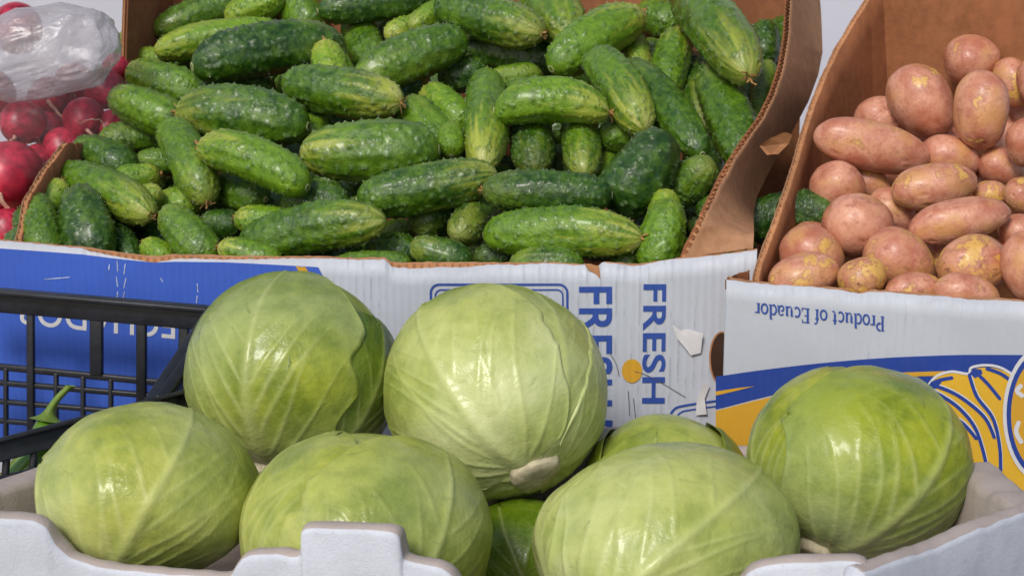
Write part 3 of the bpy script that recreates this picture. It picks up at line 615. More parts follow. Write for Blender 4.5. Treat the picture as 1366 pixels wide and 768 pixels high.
CUCUMBERS = [
 (-0.4655, 2.1649, 0.4403, -0.3376, 2.2308, 0.4861, 0.0471, 0.0, 0.35, 0.2, 0, 'dark green cucumber in the top left corner of the box against the cardboard'),
 (-0.3732, 2.1693, 0.4555, -0.2968, 2.1728, 0.4861, 0.0425, 0.0, 0.85, 0.6, 0, 'yellow-green cucumber wedged behind the top left corner cucumber'),
 (-0.4522, 2.0981, 0.4216, -0.29, 2.1277, 0.4443, 0.0453, 0.05, 0.75, 0.6, 0, 'long yellow-green cucumber lying directly behind the biggest dark one at top left'),
 (-0.2049, 2.0576, 0.4316, -0.3815, 1.9739, 0.4138, 0.0647, 0.03, 0.15, 0.1, 0, 'longest dark green cucumber with cut stem end at left, upper left of the pile'),
 (-0.314, 2.258, 0.4991, -0.2546, 2.152, 0.441, 0.0571, 0.0, 0.4, 0.2, 0, 'grey-green cucumber pointing down from the top edge left of center'),
 (-0.0727, 2.1656, 0.4959, -0.2456, 2.1132, 0.4676, 0.0478, 0.0, 0.1, 0.1, 0, 'dark cucumber along the top edge with pale stem scar at its left'),
 (-0.209, 2.1859, 0.4586, -0.1664, 2.0667, 0.394, 0.0474, 0.0, 0.4, 0.3, 0, 'upright mid green cucumber under the dark one along the top edge'),
 (-0.1595, 2.0968, 0.4404, -0.0899, 2.1494, 0.4469, 0.0429, 0.0, 0.85, 0.8, 0, 'cucumber with round yellow tip behind the diagonal cucumber at top center'),
 (-0.126, 2.0764, 0.4508, -0.0736, 2.1332, 0.4762, 0.0354, 0.0, 0.7, 0.5, 0, 'small pale cucumber end peeping out at top center'),
 (-0.189, 1.9594, 0.3902, -0.0555, 2.0206, 0.4429, 0.0576, 0.06, 0.35, 0.2, 0, 'thick diagonal cucumber rising to a dark right end at top center'),
 (0.0367, 1.9906, 0.4464, -0.0936, 2.0887, 0.4779, 0.0575, 0.03, 0.3, 0.6, 1, 'dark cucumber with brown dried flower on its right tip at top center'),
 (-0.061, 2.0813, 0.4264, 0.0668, 2.0543, 0.406, 0.0516, 0.0, 0.15, 0.15, 0, 'dark bumpy cucumber beneath the one with the brown flower at top center'),
 (-0.226, 2.0073, 0.4365, -0.2108, 1.9618, 0.3794, 0.0445, 0.0, 0.95, 1.0, 1, 'striped yellow cucumber tip standing up beside the longest dark cucumber'),
 (-0.1251, 1.8621, 0.3785, -0.2674, 1.9431, 0.3934, 0.0554, 0.03, 0.35, 0.9, 1, 'cucumber with bright yellow right tip and withered flower left of center'),
 (-0.387, 1.91, 0.3651, -0.2301, 1.8658, 0.3527, 0.0638, 0.02, 0.3, 0.5, 1, 'plump cucumber with dark stem end and orange flower on its left tip'),
 (-0.293, 2.041, 0.3813, -0.382, 2.0014, 0.3739, 0.0413, 0.0, 0.1, 0.1, 1, 'dark grey cucumber squeezed between two plump cucumbers at upper left'),
 (-0.4791, 2.062, 0.3981, -0.3756, 2.029, 0.3659, 0.0531, 0.0, 0.55, 0.5, 0, 'light green cucumber at the left edge, just above the leftmost upper one'),
 (-0.4776, 1.9651, 0.3773, -0.3807, 1.9226, 0.3446, 0.0496, 0.03, 0.5, 0.3, 0, 'smooth green cucumber touching the radish bag, upper left of the pile'),
 (-0.492, 1.9503, 0.3219, -0.399, 1.9867, 0.3338, 0.044, 0.0, 0.45, 0.1, 0, 'ribbed grey-green cucumber half hidden under the smooth ones at left'),
 (-0.505, 1.905, 0.3239, -0.4279, 1.8503, 0.3001, 0.0477, 0.0, 0.2, 0.1, 0, 'short dark cucumber beside the torn brown side wall at left'),
 (-0.381, 1.7246, 0.2746, -0.5101, 1.8446, 0.3009, 0.0475, 0.03, 0.45, 0.6, 1, 'cucumber with yellowish right tip above the big upright dark one at left'),
 (-0.4652, 1.7485, 0.2982, -0.4307, 1.6817, 0.2296, 0.0539, 0.0, 0.12, 0.1, 0, 'big dark upright cucumber leaning on the front rim at left'),
 (-0.5137, 1.756, 0.2874, -0.4833, 1.6861, 0.2303, 0.0408, 0.0, 0.4, 0.1, 0, 'leftmost cucumber, upright against the front rim'),
 (-0.4917, 1.7908, 0.3002, -0.5106, 1.7685, 0.264, 0.0321, 0.0, 0.9, 0.9, 1, 'tiny yellow cucumber behind the leftmost one'),
 (-0.4434, 1.7883, 0.2524, -0.3978, 1.7009, 0.2259, 0.0345, 0.0, 0.1, 0.1, 0, 'small dark cucumber right of the big upright one at front left'),
 (-0.395, 1.8389, 0.3, -0.4461, 1.8253, 0.2918, 0.0346, 0.0, 0.8, 0.9, 1, 'striped yellow cucumber tip with shaggy brown flower at left'),
 (-0.3868, 1.7864, 0.2926, -0.4161, 1.7973, 0.2625, 0.0304, 0.0, 0.85, 0.8, 0, 'pale yellow cucumber under the one with the shaggy flower at left'),
 (-0.4395, 1.9112, 0.3056, -0.39, 1.9164, 0.3032, 0.0308, 0.0, 0.5, 0.1, 0, 'green cucumber glimpsed under the ribbed one at left'),
 (-0.3282, 1.7639, 0.2828, -0.3905, 1.8779, 0.353, 0.048, 0.05, 0.45, 0.3, 1, 'spiny cucumber slanting down to a ragged brown flower, left half'),
 (-0.4009, 1.8202, 0.2672, -0.3448, 1.807, 0.271, 0.0392, 0.0, 0.85, 0.8, 0, 'yellow-green cucumber below the ragged brown flower'),
 (-0.3659, 1.7175, 0.2789, -0.3076, 1.6646, 0.233, 0.0432, 0.0, 0.4, 0.3, 0, 'cucumber slanting down to the front rim, third large one from left'),
 (-0.3884, 1.7121, 0.2446, -0.354, 1.6868, 0.227, 0.0308, 0.0, 0.8, 0.9, 1, 'little striped cucumber tip at the front rim left'),
 (-0.3398, 1.7906, 0.3414, -0.2144, 1.7249, 0.305, 0.0488, 0.02, 0.65, 0.9, 1, 'pale bumpy cucumber with flower scar on its left tip, left of center'),
 (-0.3346, 1.8328, 0.2873, -0.2695, 1.7883, 0.279, 0.0429, 0.0, 0.3, 0.3, 0, 'dull green cucumber deep below the pale bumpy one'),
 (-0.3383, 1.769, 0.2573, -0.2909, 1.7575, 0.2544, 0.0335, 0.0, 0.15, 0.1, 0, 'small dark cucumber in the hollow near the front left'),
 (-0.2976, 1.7463, 0.2661, -0.2297, 1.73, 0.2592, 0.0347, 0.0, 0.75, 0.9, 1, 'pale tipped cucumber behind the long cucumber at the front'),
 (-0.2513, 1.7702, 0.2818, -0.1723, 1.7437, 0.2812, 0.0381, 0.03, 0.18, 0.1, 0, 'glossy dark cucumber above the long cucumber at the front'),
 (-0.1289, 1.6564, 0.2812, -0.286, 1.7048, 0.2444, 0.0506, 0.03, 0.3, 0.55, 0, 'long cucumber with yellow-striped right tip lying along the front rim'),
 (-0.3019, 1.6661, 0.2499, -0.2354, 1.655, 0.2317, 0.0339, 0.0, 0.6, 0.9, 1, 'cucumber tip with star-shaped dry flower at the front rim'),
 (-0.2319, 1.7934, 0.3279, -0.0789, 1.7808, 0.3344, 0.0673, -0.01, 0.4, 0.75, 0, 'fattest cucumber with pale left end in the middle of the pile'),
 (-0.1199, 1.9148, 0.3751, -0.0645, 1.8286, 0.3048, 0.0509, 0.0, 0.55, 0.2, 0, 'pale warty cucumber running down behind the fattest one'),
 (-0.1022, 1.9618, 0.3829, -0.0509, 1.8943, 0.3443, 0.0463, 0.0, 0.7, 0.8, 1, 'yellowish cucumber with pink flower on its tip at center'),
 (-0.0692, 1.8326, 0.3564, -0.0666, 1.8003, 0.3253, 0.0312, 0.0, 0.7, 0.5, 0, 'small pale cucumber between two upright ones at center'),
 (-0.0299, 1.769, 0.318, -0.029, 1.9447, 0.4038, 0.0484, 0.0, 0.5, 0.9, 0, 'upright cucumber with yellow lower tip at center'),
 (-0.0389, 1.9989, 0.3868, 0.0372, 2.0084, 0.3968, 0.0355, 0.0, 0.6, 0.4, 0, 'pale cucumber half hidden behind the arched yellow one'),
 (0.1079, 1.8139, 0.3782, -0.0199, 1.8236, 0.3789, 0.05, 0.09, 0.65, 0.8, 1, 'arched yellow-green cucumber with orange flower above it, right of center'),
 (0.0245, 1.7803, 0.3099, 0.0216, 1.9019, 0.3642, 0.0483, 0.0, 0.08, 0.2, 0, 'very dark upright cucumber under the arched yellow one'),
 (0.0776, 1.7647, 0.3089, 0.0755, 1.8884, 0.3656, 0.0429, 0.0, 0.4, 0.5, 0, 'grey-green upright cucumber under the right end of the arched one'),
 (-0.0149, 1.7103, 0.3166, -0.162, 1.7026, 0.2909, 0.0509, 0.03, 0.28, 0.6, 0, 'dark spiny cucumber below the fattest one, pointing right'),
 (-0.0308, 1.6776, 0.3057, 0.1024, 1.6642, 0.3031, 0.0465, 0.0, 0.12, 0.15, 1, 'blue-green dark cucumber crossing the middle right'),
 (0.1286, 1.6016, 0.2725, -0.0282, 1.6503, 0.2668, 0.049, 0.02, 0.55, 0.8, 1, 'long light cucumber with dark warts and brown flower at front right'),
 (-0.1028, 1.7146, 0.2586, -0.0623, 1.7615, 0.2816, 0.0453, 0.0, 0.15, 0.2, 0, 'dark cucumber pointing at the viewer in the front middle'),
 (-0.0542, 1.654, 0.2646, -0.0228, 1.7737, 0.2764, 0.0418, 0.0, 0.2, 0.4, 0, 'dark cucumber with pale nose pointing at the viewer, right of its twin'),
 (-0.102, 1.6345, 0.2574, -0.0399, 1.6236, 0.238, 0.0368, 0.0, 0.2, 0.4, 0, 'stubby glossy cucumber at the front rim in the middle'),
 (-0.1539, 1.708, 0.2421, -0.0963, 1.6925, 0.2371, 0.0356, 0.0, 0.2, 0.2, 0, 'shadowed cucumber under the tip of the long front one'),
 (-0.0392, 1.6589, 0.2388, 0.0069, 1.6668, 0.2373, 0.0331, 0.0, 0.12, 0.1, 0, 'dark cucumber stub under the long light one at the front'),
 (-0.0037, 1.6164, 0.2409, 0.072, 1.6026, 0.2436, 0.033, 0.03, 0.3, 0.5, 0, 'low cucumber at the front rim under the long light one'),
 (-0.1854, 1.6467, 0.2334, -0.101, 1.6388, 0.2365, 0.0267, 0.0, 0.45, 0.1, 0, 'fuzzy grey-green cucumber barely above the front rim'),
 (0.0749, 2.0038, 0.4421, 0.026, 2.1509, 0.4945, 0.0659, 0.0, 0.5, 0.4, 0, 'plump light green cucumber at the top edge right of center'),
 (0.1562, 2.0237, 0.4715, 0.0447, 1.9377, 0.4113, 0.0571, 0.02, 0.6, 0.7, 1, 'diagonal light cucumber with dry flower at its top right end'),
 (0.1592, 2.1245, 0.469, 0.212, 2.0777, 0.4507, 0.0488, 0.0, 0.4, 0.1, 0, 'olive cucumber behind the diagonal light one at top right'),
 (0.2007, 2.0009, 0.4512, 0.174, 1.9077, 0.3757, 0.0452, 0.0, 0.5, 0.7, 1, 'upright light cucumber with beige scar on its top, right half'),
 (0.1552, 1.9848, 0.4041, 0.1441, 2.0655, 0.4421, 0.0375, 0.0, 0.7, 0.6, 0, 'pale cucumber tip under the diagonal light one'),
 (0.2578, 1.7984, 0.4155, 0.2075, 2.0255, 0.5018, 0.062, 0.02, 0.35, 0.6, 1, 'big cucumber slanting to a grey flower near the right wall'),
 (0.3118, 2.0467, 0.4578, 0.3001, 2.0009, 0.4082, 0.0414, 0.0, 0.12, 0.1, 0, 'dark round cucumber end in the top right corner'),
 (0.3024, 1.952, 0.4155, 0.2709, 1.8418, 0.3503, 0.0318, 0.0, 0.55, 0.4, 0, 'slim cucumber along the right cardboard edge'),
 (0.228, 1.926, 0.4139, 0.2527, 1.753, 0.3202, 0.0516, 0.02, 0.3, 0.3, 1, 'long cucumber running down along the right wall'),
 (0.2171, 1.8847, 0.3454, 0.2224, 2.0119, 0.42, 0.041, 0.0, 0.18, 0.5, 0, 'dark cucumber left of the long one by the right wall'),
 (0.1337, 1.9353, 0.4184, 0.2048, 1.7586, 0.334, 0.0437, 0.03, 0.25, 0.1, 0, 'dull olive cucumber slanting down at right'),
 (0.145, 1.789, 0.3579, 0.096, 1.9186, 0.43, 0.0505, 0.03, 0.45, 0.9, 0, 'cucumber with bright pale lower tip, slanting down right of center'),
 (0.1868, 1.8724, 0.3417, 0.0961, 1.834, 0.3428, 0.0401, 0.0, 0.5, 0.5, 0, 'green cucumber lying behind the dark spiny one at right'),
 (0.1114, 1.894, 0.3305, 0.1009, 1.8033, 0.295, 0.0311, 0.0, 0.7, 0.4, 0, 'pale cucumber between the upright and the dark spiny one'),
 (0.1641, 1.7234, 0.3591, 0.1049, 1.6888, 0.2805, 0.0669, 0.0, 0.05, 0.05, 0, 'thick dark spiny cucumber at right of center'),
 (0.2102, 1.7085, 0.3295, 0.164, 1.7414, 0.288, 0.0458, 0.0, 0.35, 0.3, 0, 'bumpy cucumber tucked beside the thick dark spiny one'),
 (0.1591, 1.6826, 0.3019, 0.1532, 1.6522, 0.2696, 0.0346, 0.0, 0.9, 0.9, 0, 'yellow cucumber tip above the bright green one at front right'),
 (0.1602, 1.6365, 0.3029, 0.1387, 1.5986, 0.2339, 0.0458, 0.0, 0.6, 0.2, 0, 'bright green spiny cucumber upright at the front right rim'),
 (0.1292, 1.6559, 0.2627, 0.1086, 1.6141, 0.2292, 0.0356, 0.0, 0.45, 0.3, 0, 'green cucumber under the brown flower at front right'),
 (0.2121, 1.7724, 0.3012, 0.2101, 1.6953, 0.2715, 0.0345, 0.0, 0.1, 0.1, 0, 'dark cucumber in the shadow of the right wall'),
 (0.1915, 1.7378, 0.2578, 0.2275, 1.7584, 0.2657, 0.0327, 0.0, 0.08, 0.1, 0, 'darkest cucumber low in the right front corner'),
 (-0.4725, 2.1242, 0.4122, -0.4443, 2.1152, 0.4015, 0.0314, 0.0, 0.8, 0.6, 1, 'tiny cucumber tip at the upper left edge'),
 (-0.23, 1.9545, 0.3588, -0.2319, 1.889, 0.3259, 0.0342, 0.0, 0.6, 0.3, 0, 'olive cucumber stub between two plump cucumbers left of center'),
 (-0.0854, 2.0299, 0.3896, -0.0348, 2.0282, 0.4007, 0.0433, 0.0, 0.12, 0.1, 0, 'dark cucumber under the thick diagonal one'),
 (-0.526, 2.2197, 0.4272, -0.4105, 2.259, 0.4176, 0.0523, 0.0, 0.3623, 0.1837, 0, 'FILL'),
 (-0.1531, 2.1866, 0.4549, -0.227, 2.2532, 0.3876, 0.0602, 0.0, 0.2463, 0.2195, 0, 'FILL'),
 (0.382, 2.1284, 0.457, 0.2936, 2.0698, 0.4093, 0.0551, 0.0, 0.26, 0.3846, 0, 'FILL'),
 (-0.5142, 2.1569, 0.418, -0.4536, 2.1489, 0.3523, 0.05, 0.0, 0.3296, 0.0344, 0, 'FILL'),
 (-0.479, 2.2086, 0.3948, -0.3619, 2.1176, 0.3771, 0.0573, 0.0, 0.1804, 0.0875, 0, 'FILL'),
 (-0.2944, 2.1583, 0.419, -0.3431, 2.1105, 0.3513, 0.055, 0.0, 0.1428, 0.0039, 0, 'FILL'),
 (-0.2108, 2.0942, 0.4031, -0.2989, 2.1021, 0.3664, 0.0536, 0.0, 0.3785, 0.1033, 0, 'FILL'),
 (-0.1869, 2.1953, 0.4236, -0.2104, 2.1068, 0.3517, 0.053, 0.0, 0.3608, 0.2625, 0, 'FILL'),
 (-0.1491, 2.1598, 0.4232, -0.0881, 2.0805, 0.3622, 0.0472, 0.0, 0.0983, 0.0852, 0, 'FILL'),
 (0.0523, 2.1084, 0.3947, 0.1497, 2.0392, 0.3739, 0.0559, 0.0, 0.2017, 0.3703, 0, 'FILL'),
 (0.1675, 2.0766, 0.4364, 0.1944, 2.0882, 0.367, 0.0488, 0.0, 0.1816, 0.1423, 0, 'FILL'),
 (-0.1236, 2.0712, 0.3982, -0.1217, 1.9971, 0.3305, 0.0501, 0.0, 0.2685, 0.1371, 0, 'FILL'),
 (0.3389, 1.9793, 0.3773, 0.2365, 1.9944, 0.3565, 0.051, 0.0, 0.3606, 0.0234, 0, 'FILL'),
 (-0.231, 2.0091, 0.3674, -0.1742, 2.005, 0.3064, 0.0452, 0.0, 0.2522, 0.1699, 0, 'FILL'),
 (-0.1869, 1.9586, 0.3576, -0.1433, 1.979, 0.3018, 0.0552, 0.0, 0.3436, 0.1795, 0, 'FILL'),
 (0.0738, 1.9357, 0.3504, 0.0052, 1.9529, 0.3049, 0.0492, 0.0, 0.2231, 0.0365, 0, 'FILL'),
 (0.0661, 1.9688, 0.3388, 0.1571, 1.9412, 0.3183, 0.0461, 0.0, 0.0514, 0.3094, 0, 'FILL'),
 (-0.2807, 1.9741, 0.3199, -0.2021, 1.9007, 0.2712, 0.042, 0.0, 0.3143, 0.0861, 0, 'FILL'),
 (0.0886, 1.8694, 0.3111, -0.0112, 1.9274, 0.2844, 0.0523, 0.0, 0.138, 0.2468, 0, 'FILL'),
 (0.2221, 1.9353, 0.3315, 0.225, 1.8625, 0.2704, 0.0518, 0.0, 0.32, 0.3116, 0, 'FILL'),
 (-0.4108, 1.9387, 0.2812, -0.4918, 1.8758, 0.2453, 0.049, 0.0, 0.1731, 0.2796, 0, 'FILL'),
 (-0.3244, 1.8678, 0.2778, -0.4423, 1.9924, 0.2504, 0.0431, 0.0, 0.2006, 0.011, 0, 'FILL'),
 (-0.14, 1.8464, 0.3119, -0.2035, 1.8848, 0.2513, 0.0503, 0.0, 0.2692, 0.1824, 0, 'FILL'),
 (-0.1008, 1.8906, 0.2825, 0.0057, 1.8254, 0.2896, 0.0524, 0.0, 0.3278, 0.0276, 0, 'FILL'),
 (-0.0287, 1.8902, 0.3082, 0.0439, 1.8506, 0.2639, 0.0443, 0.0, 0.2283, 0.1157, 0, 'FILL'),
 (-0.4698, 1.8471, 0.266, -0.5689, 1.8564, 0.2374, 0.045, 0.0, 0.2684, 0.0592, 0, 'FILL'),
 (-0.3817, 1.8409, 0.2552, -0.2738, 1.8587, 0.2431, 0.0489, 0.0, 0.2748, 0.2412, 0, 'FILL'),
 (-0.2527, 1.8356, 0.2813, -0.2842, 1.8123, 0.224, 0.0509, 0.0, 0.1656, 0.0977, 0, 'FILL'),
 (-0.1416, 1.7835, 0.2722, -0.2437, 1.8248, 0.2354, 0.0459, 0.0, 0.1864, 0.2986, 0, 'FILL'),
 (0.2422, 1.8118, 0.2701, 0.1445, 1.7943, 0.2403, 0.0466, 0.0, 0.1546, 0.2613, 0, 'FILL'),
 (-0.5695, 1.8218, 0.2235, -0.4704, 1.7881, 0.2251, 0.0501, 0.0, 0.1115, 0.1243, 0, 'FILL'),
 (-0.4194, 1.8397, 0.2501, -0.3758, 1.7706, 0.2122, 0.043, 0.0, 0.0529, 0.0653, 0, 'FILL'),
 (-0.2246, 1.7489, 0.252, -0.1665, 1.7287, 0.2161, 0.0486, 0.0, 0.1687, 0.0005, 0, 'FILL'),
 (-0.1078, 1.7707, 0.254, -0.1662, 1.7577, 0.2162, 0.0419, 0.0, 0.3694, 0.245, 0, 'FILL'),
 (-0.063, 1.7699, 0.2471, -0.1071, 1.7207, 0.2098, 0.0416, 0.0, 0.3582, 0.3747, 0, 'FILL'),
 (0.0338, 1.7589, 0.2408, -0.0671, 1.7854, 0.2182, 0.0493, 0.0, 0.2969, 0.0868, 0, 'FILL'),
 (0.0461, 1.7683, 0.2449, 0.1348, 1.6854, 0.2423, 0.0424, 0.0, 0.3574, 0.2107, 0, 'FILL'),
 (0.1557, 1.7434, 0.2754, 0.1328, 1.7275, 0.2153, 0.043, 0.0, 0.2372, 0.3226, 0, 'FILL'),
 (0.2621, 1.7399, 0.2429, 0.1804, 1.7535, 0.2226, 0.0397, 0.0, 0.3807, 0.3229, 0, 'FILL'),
]
ORD = 'first second third fourth fifth sixth seventh eighth ninth tenth eleventh twelfth thirteenth fourteenth fifteenth'.split()
def buried_labels(pts, rows, fmt):
    '''ordinal from the left within a band of the heap, bands split by height'''
    zs = sorted(p[1] for p in pts); out = [None] * len(pts); n = len(rows)
    cut = [zs[min(len(zs) - 1, int(len(zs) * k / n))] for k in range(1, n)]
    band = [sum(p[1] >= c for c in cut) for p in pts]
    for b in range(n):
        ids = sorted((i for i in range(len(pts)) if band[i] == b), key=lambda i: pts[i][0])
        for k, i in enumerate(ids): out[i] = fmt.format(ORD[k % 15], rows[b])
    return iter(out)
BL = buried_labels([((r[0] + r[3]) / 2, (r[2] + r[5]) / 2) for r in CUCUMBERS if r[-1] == 'FILL'], ('front', 'lower middle', 'upper middle', 'back'), '{} from left of the cucumbers buried in the {} gaps of the pile')
for row in CUCUMBERS:
    if row[-1] == 'FILL': cucumber(*row[:-1], next(BL), 'buried cucumbers')
    else: cucumber(*row, 'cucumbers heaped in the box')
q0, q1 = P(975, 300, 1.78), P(1072, 284, 1.76)
cucumber(*q0, *q1, .052, 0, .05, .1, 0, 'dark cucumber fallen into the gap between the two cardboard boxes', 'stray cucumbers')
q0, q1 = P(1110, 284, 1.66), P(1046, 282, 1.68)
cucumber(*q0, *q1, .046, 0, .12, .1, 0, 'lone green cucumber lying among the potatoes at the left wall', 'stray cucumbers')

# ------------------------------------------------------------------ potatoes
def potato_mesh(seed, asp):
    r = np.random.RandomState(seed); bm = bmesh.new(); bmesh.ops.create_icosphere(bm, subdivisions=5, radius=1.0)
    bm.verts.index_update(); v = np.array([x.co[:] for x in bm.verts]); f = [[q.index for q in p.verts] for p in bm.faces]; bm.free()
    d = v.copy(); rr = 1 + fnoise(d, seed, 1.6, 5) * .072 + fnoise(d, seed + 1, 3.5, 6) * .024 + fnoise(d, seed + 2, 9, 7) * .006
    eye = np.zeros(len(v))
    for k in range(r.randint(7, 11)):
        c = r.normal(size=3); c /= np.linalg.norm(c); dd = ((d - c) * np.array([1, 1.7, 1.7])); g = np.exp(-(dd ** 2).sum(1) / r.uniform(.006, .016)); rr -= g * r.uniform(.03, .06); eye = np.maximum(eye, np.exp(-(dd ** 2).sum(1) / .0035) * r.uniform(.3, 1))
    sgn = np.sign(d[:, 0]) * np.abs(d[:, 0]) ** .93
    V = np.stack([sgn * asp, d[:, 1] * (1 - .07 * d[:, 0]), d[:, 2] * .95], 1) * rr[:, None]
    me = mesh_of('potato', V, f, M_POT, True); set_attr(me, 'eye', eye); me['asp'] = asp; return me
PV = [potato_mesh(700 + i, a) for i, a in enumerate((1.0, 1.05, 1.12, 1.15, 1.25, 1.35, 1.45, 1.7, 2.2, 2.35))]
def potato(x, y, z, ax, ay, az, L, w, yel, label, group):
    me = min(PV, key=lambda m: abs(m['asp'] - L / w) + rnd.uniform(0, .12)); X = Vector((ax, ay, az)).normalized()
    U = Vector((rnd.uniform(-1, 1), rnd.uniform(-1, 1), rnd.uniform(-1, 1))); U = (U - X * U.dot(X)).normalized(); Y = X.cross(U)
    o = obj('potato', me); R = Matrix((X, U, Y)).transposed(); o.matrix_world = Matrix.Translation((x, y, z)) @ R.to_4x4() @ Matrix.Diagonal((L / 2 / me['asp'], w / 2, w / 2, 1))
    o.color = (yel, rnd.random(), 0, 1); return tag(o, label, 'potato', group)
POTATOES = [
 (0.5041, 1.8184, 0.427, 1.0, 0.0, 0.0, 0.0608, 0.0591, 0.1, 'round pink potato at the top of the heap with one purple eye'),
 (0.4755, 1.6721, 0.3886, 0.0872, -0.2071, -0.9744, 0.082, 0.0593, 0.45, 'upright oval potato with pale shiny front just below the topmost one'),
 (0.4326, 1.7358, 0.3884, 0.5736, -0.1703, -0.8013, 0.0819, 0.0662, 0.35, 'large speckled potato with a dark bruise at upper left of the heap'),
 (0.3992, 1.777, 0.369, 0.9848, -0.0361, -0.1699, 0.063, 0.0533, 0.1, 'small pink potato behind the long one at upper left'),
 (0.3639, 1.6751, 0.3509, 0.9781, -0.0432, -0.2034, 0.1147, 0.0505, 0.15, 'long pink potato with yellow nick at the left of the heap'),
 (0.4511, 1.6868, 0.337, 0.9848, -0.0361, -0.1699, 0.0617, 0.0493, 0.3, 'potato with golden blush in the middle of the heap'),
 (0.5, 1.6759, 0.3308, 0.9397, -0.0711, -0.3345, 0.0491, 0.0414, 0.1, 'dusky brownish potato in shadow at the right of the heap'),
 (0.5156, 1.6406, 0.3597, 0.1736, -0.2048, -0.9633, 0.0479, 0.0449, 0.1, 'pink potato cut by the right frame edge at mid height'),
 (0.5422, 1.7898, 0.4049, 0.342, -0.1954, -0.9192, 0.0535, 0.0405, 0.6, 'potato with bright yellow patch near the upper right edge'),
 (0.5556, 1.7553, 0.4079, 0.1736, -0.2048, -0.9633, 0.0509, 0.0397, 0.1, 'pink potato at the upper right edge in front of a yellow-patched one'),
 (0.3311, 1.6513, 0.3128, 0.5, -0.1801, -0.8471, 0.0561, 0.0545, 0.1, 'round pale pink potato with a bud at the left side'),
 (0.3709, 1.6886, 0.3103, 0.866, -0.104, -0.4891, 0.048, 0.0372, 0.5, 'yellow-spotted potato behind the round pale pink one'),
 (0.3331, 1.5606, 0.2901, 0.866, -0.104, -0.4891, 0.0676, 0.0647, 0.1, 'biggest round pink potato with smooth skin near the front left'),
 (0.3793, 1.6187, 0.2906, 0.766, -0.1336, -0.6287, 0.0537, 0.0417, 0.05, 'brownish red potato behind the biggest round one'),
 (0.4127, 1.5981, 0.3222, 0.9903, 0.0289, 0.1361, 0.0806, 0.0469, 0.55, 'oblong potato with a purple crease across it in the middle'),
 (0.4239, 1.5338, 0.3004, 0.9848, 0.0361, 0.1699, 0.1017, 0.0424, 0.2, 'long sausage-shaped potato near the front right'),
 (0.4736, 1.6139, 0.3109, 1.0, 0.0, 0.0, 0.0385, 0.0326, 0.7, 'small orange potato above the right end of the sausage-shaped one'),
 (0.4962, 1.5863, 0.3137, 0.5, -0.1801, -0.8471, 0.0379, 0.035, 0.7, 'golden potato at the right frame edge'),
 (0.2844, 1.5472, 0.2597, 0.6428, -0.1593, -0.7493, 0.0645, 0.0602, 0.6, 'potato with large yellow peeled stripe at the front left'),
 (0.2704, 1.498, 0.2515, 0.9397, 0.0711, 0.3345, 0.0626, 0.0417, 0.5, 'flat potato with dull yellow end in the front left corner'),
 (0.3203, 1.4776, 0.2543, 0.866, 0.104, 0.4891, 0.0453, 0.0412, 0.95, 'yellow potato with scaly purple skin flakes at the front rim'),
 (0.3653, 1.5164, 0.2607, 0.866, -0.104, -0.4891, 0.0702, 0.0576, 0.6, 'wide potato with a golden side, second row from the front'),
 (0.3637, 1.4619, 0.2451, 0.9848, 0.0361, 0.1699, 0.0503, 0.0353, 0.65, 'half hidden potato with yellow top at the front rim'),
 (0.4056, 1.4414, 0.2468, 0.9659, -0.0538, -0.2532, 0.0563, 0.0375, 0.3, 'reddish potato at the front rim, rightmost of the front row'),
 (0.4219, 1.4801, 0.2636, 0.866, 0.104, 0.4891, 0.0645, 0.0576, 0.75, 'potato with torn flaking skin near the front right'),
 (0.4129, 1.5565, 0.2579, 1.0, 0.0, 0.0, 0.0375, 0.0346, 0.5, 'small yellow potato deep below the sausage-shaped one'),
 (0.4853, 1.5441, 0.2842, 0.866, -0.104, -0.4891, 0.0456, 0.0385, 0.1, 'pink potato under the right end of the sausage-shaped one'),
 (0.464, 1.4488, 0.2713, 0.0872, -0.2071, -0.9744, 0.0631, 0.0457, 0.05, 'tall pink potato cut by the right frame edge at the front'),
 (0.3026, 1.6266, 0.268, 0.9848, -0.0361, -0.1699, 0.0405, 0.027, 0.1, 'dark red potato squeezed behind the peeled striped one'),
 (0.4246, 1.776, 0.324, -0.5372, -0.1754, -0.825, 0.0653, 0.0554, 0.2, 'FILL'),
 (0.3992, 1.626, 0.2475, -0.1019, -0.2068, -0.9731, 0.0591, 0.0523, 0.2, 'FILL'),
 (0.471, 1.7897, 0.3347, 0.8934, -0.0934, -0.4394, 0.0572, 0.0555, 0.2, 'FILL'),
 (0.5179, 1.8059, 0.3594, 0.9918, -0.0266, -0.1251, 0.064, 0.0505, 0.2, 'FILL'),
 (0.5159, 1.7675, 0.3395, -0.8351, -0.1144, -0.5381, 0.0631, 0.0524, 0.2, 'FILL'),
 (0.491, 1.7094, 0.3078, -0.0606, -0.2075, -0.9763, 0.0568, 0.048, 0.2, 'FILL'),
 (0.4588, 1.5514, 0.2531, -0.635, -0.1606, -0.7556, 0.0543, 0.0465, 0.2, 'FILL'),
 (0.5679, 1.8206, 0.3654, -0.1572, -0.2053, -0.966, 0.0607, 0.0518, 0.2, 'FILL'),
 (0.5076, 1.6078, 0.2769, 0.9872, -0.0331, -0.1559, 0.0526, 0.0493, 0.2, 'FILL'),
]
BL = buried_labels([(r[0], r[2]) for r in POTATOES if r[-1] == 'FILL'], ('lower', 'upper'), '{} from left of the potatoes buried in the {} gaps of the heap')
for row in POTATOES:
    if row[-1] == 'FILL': potato(*row[:-1], next(BL), 'buried potatoes')
    else: potato(*row, 'potatoes heaped in the carton')

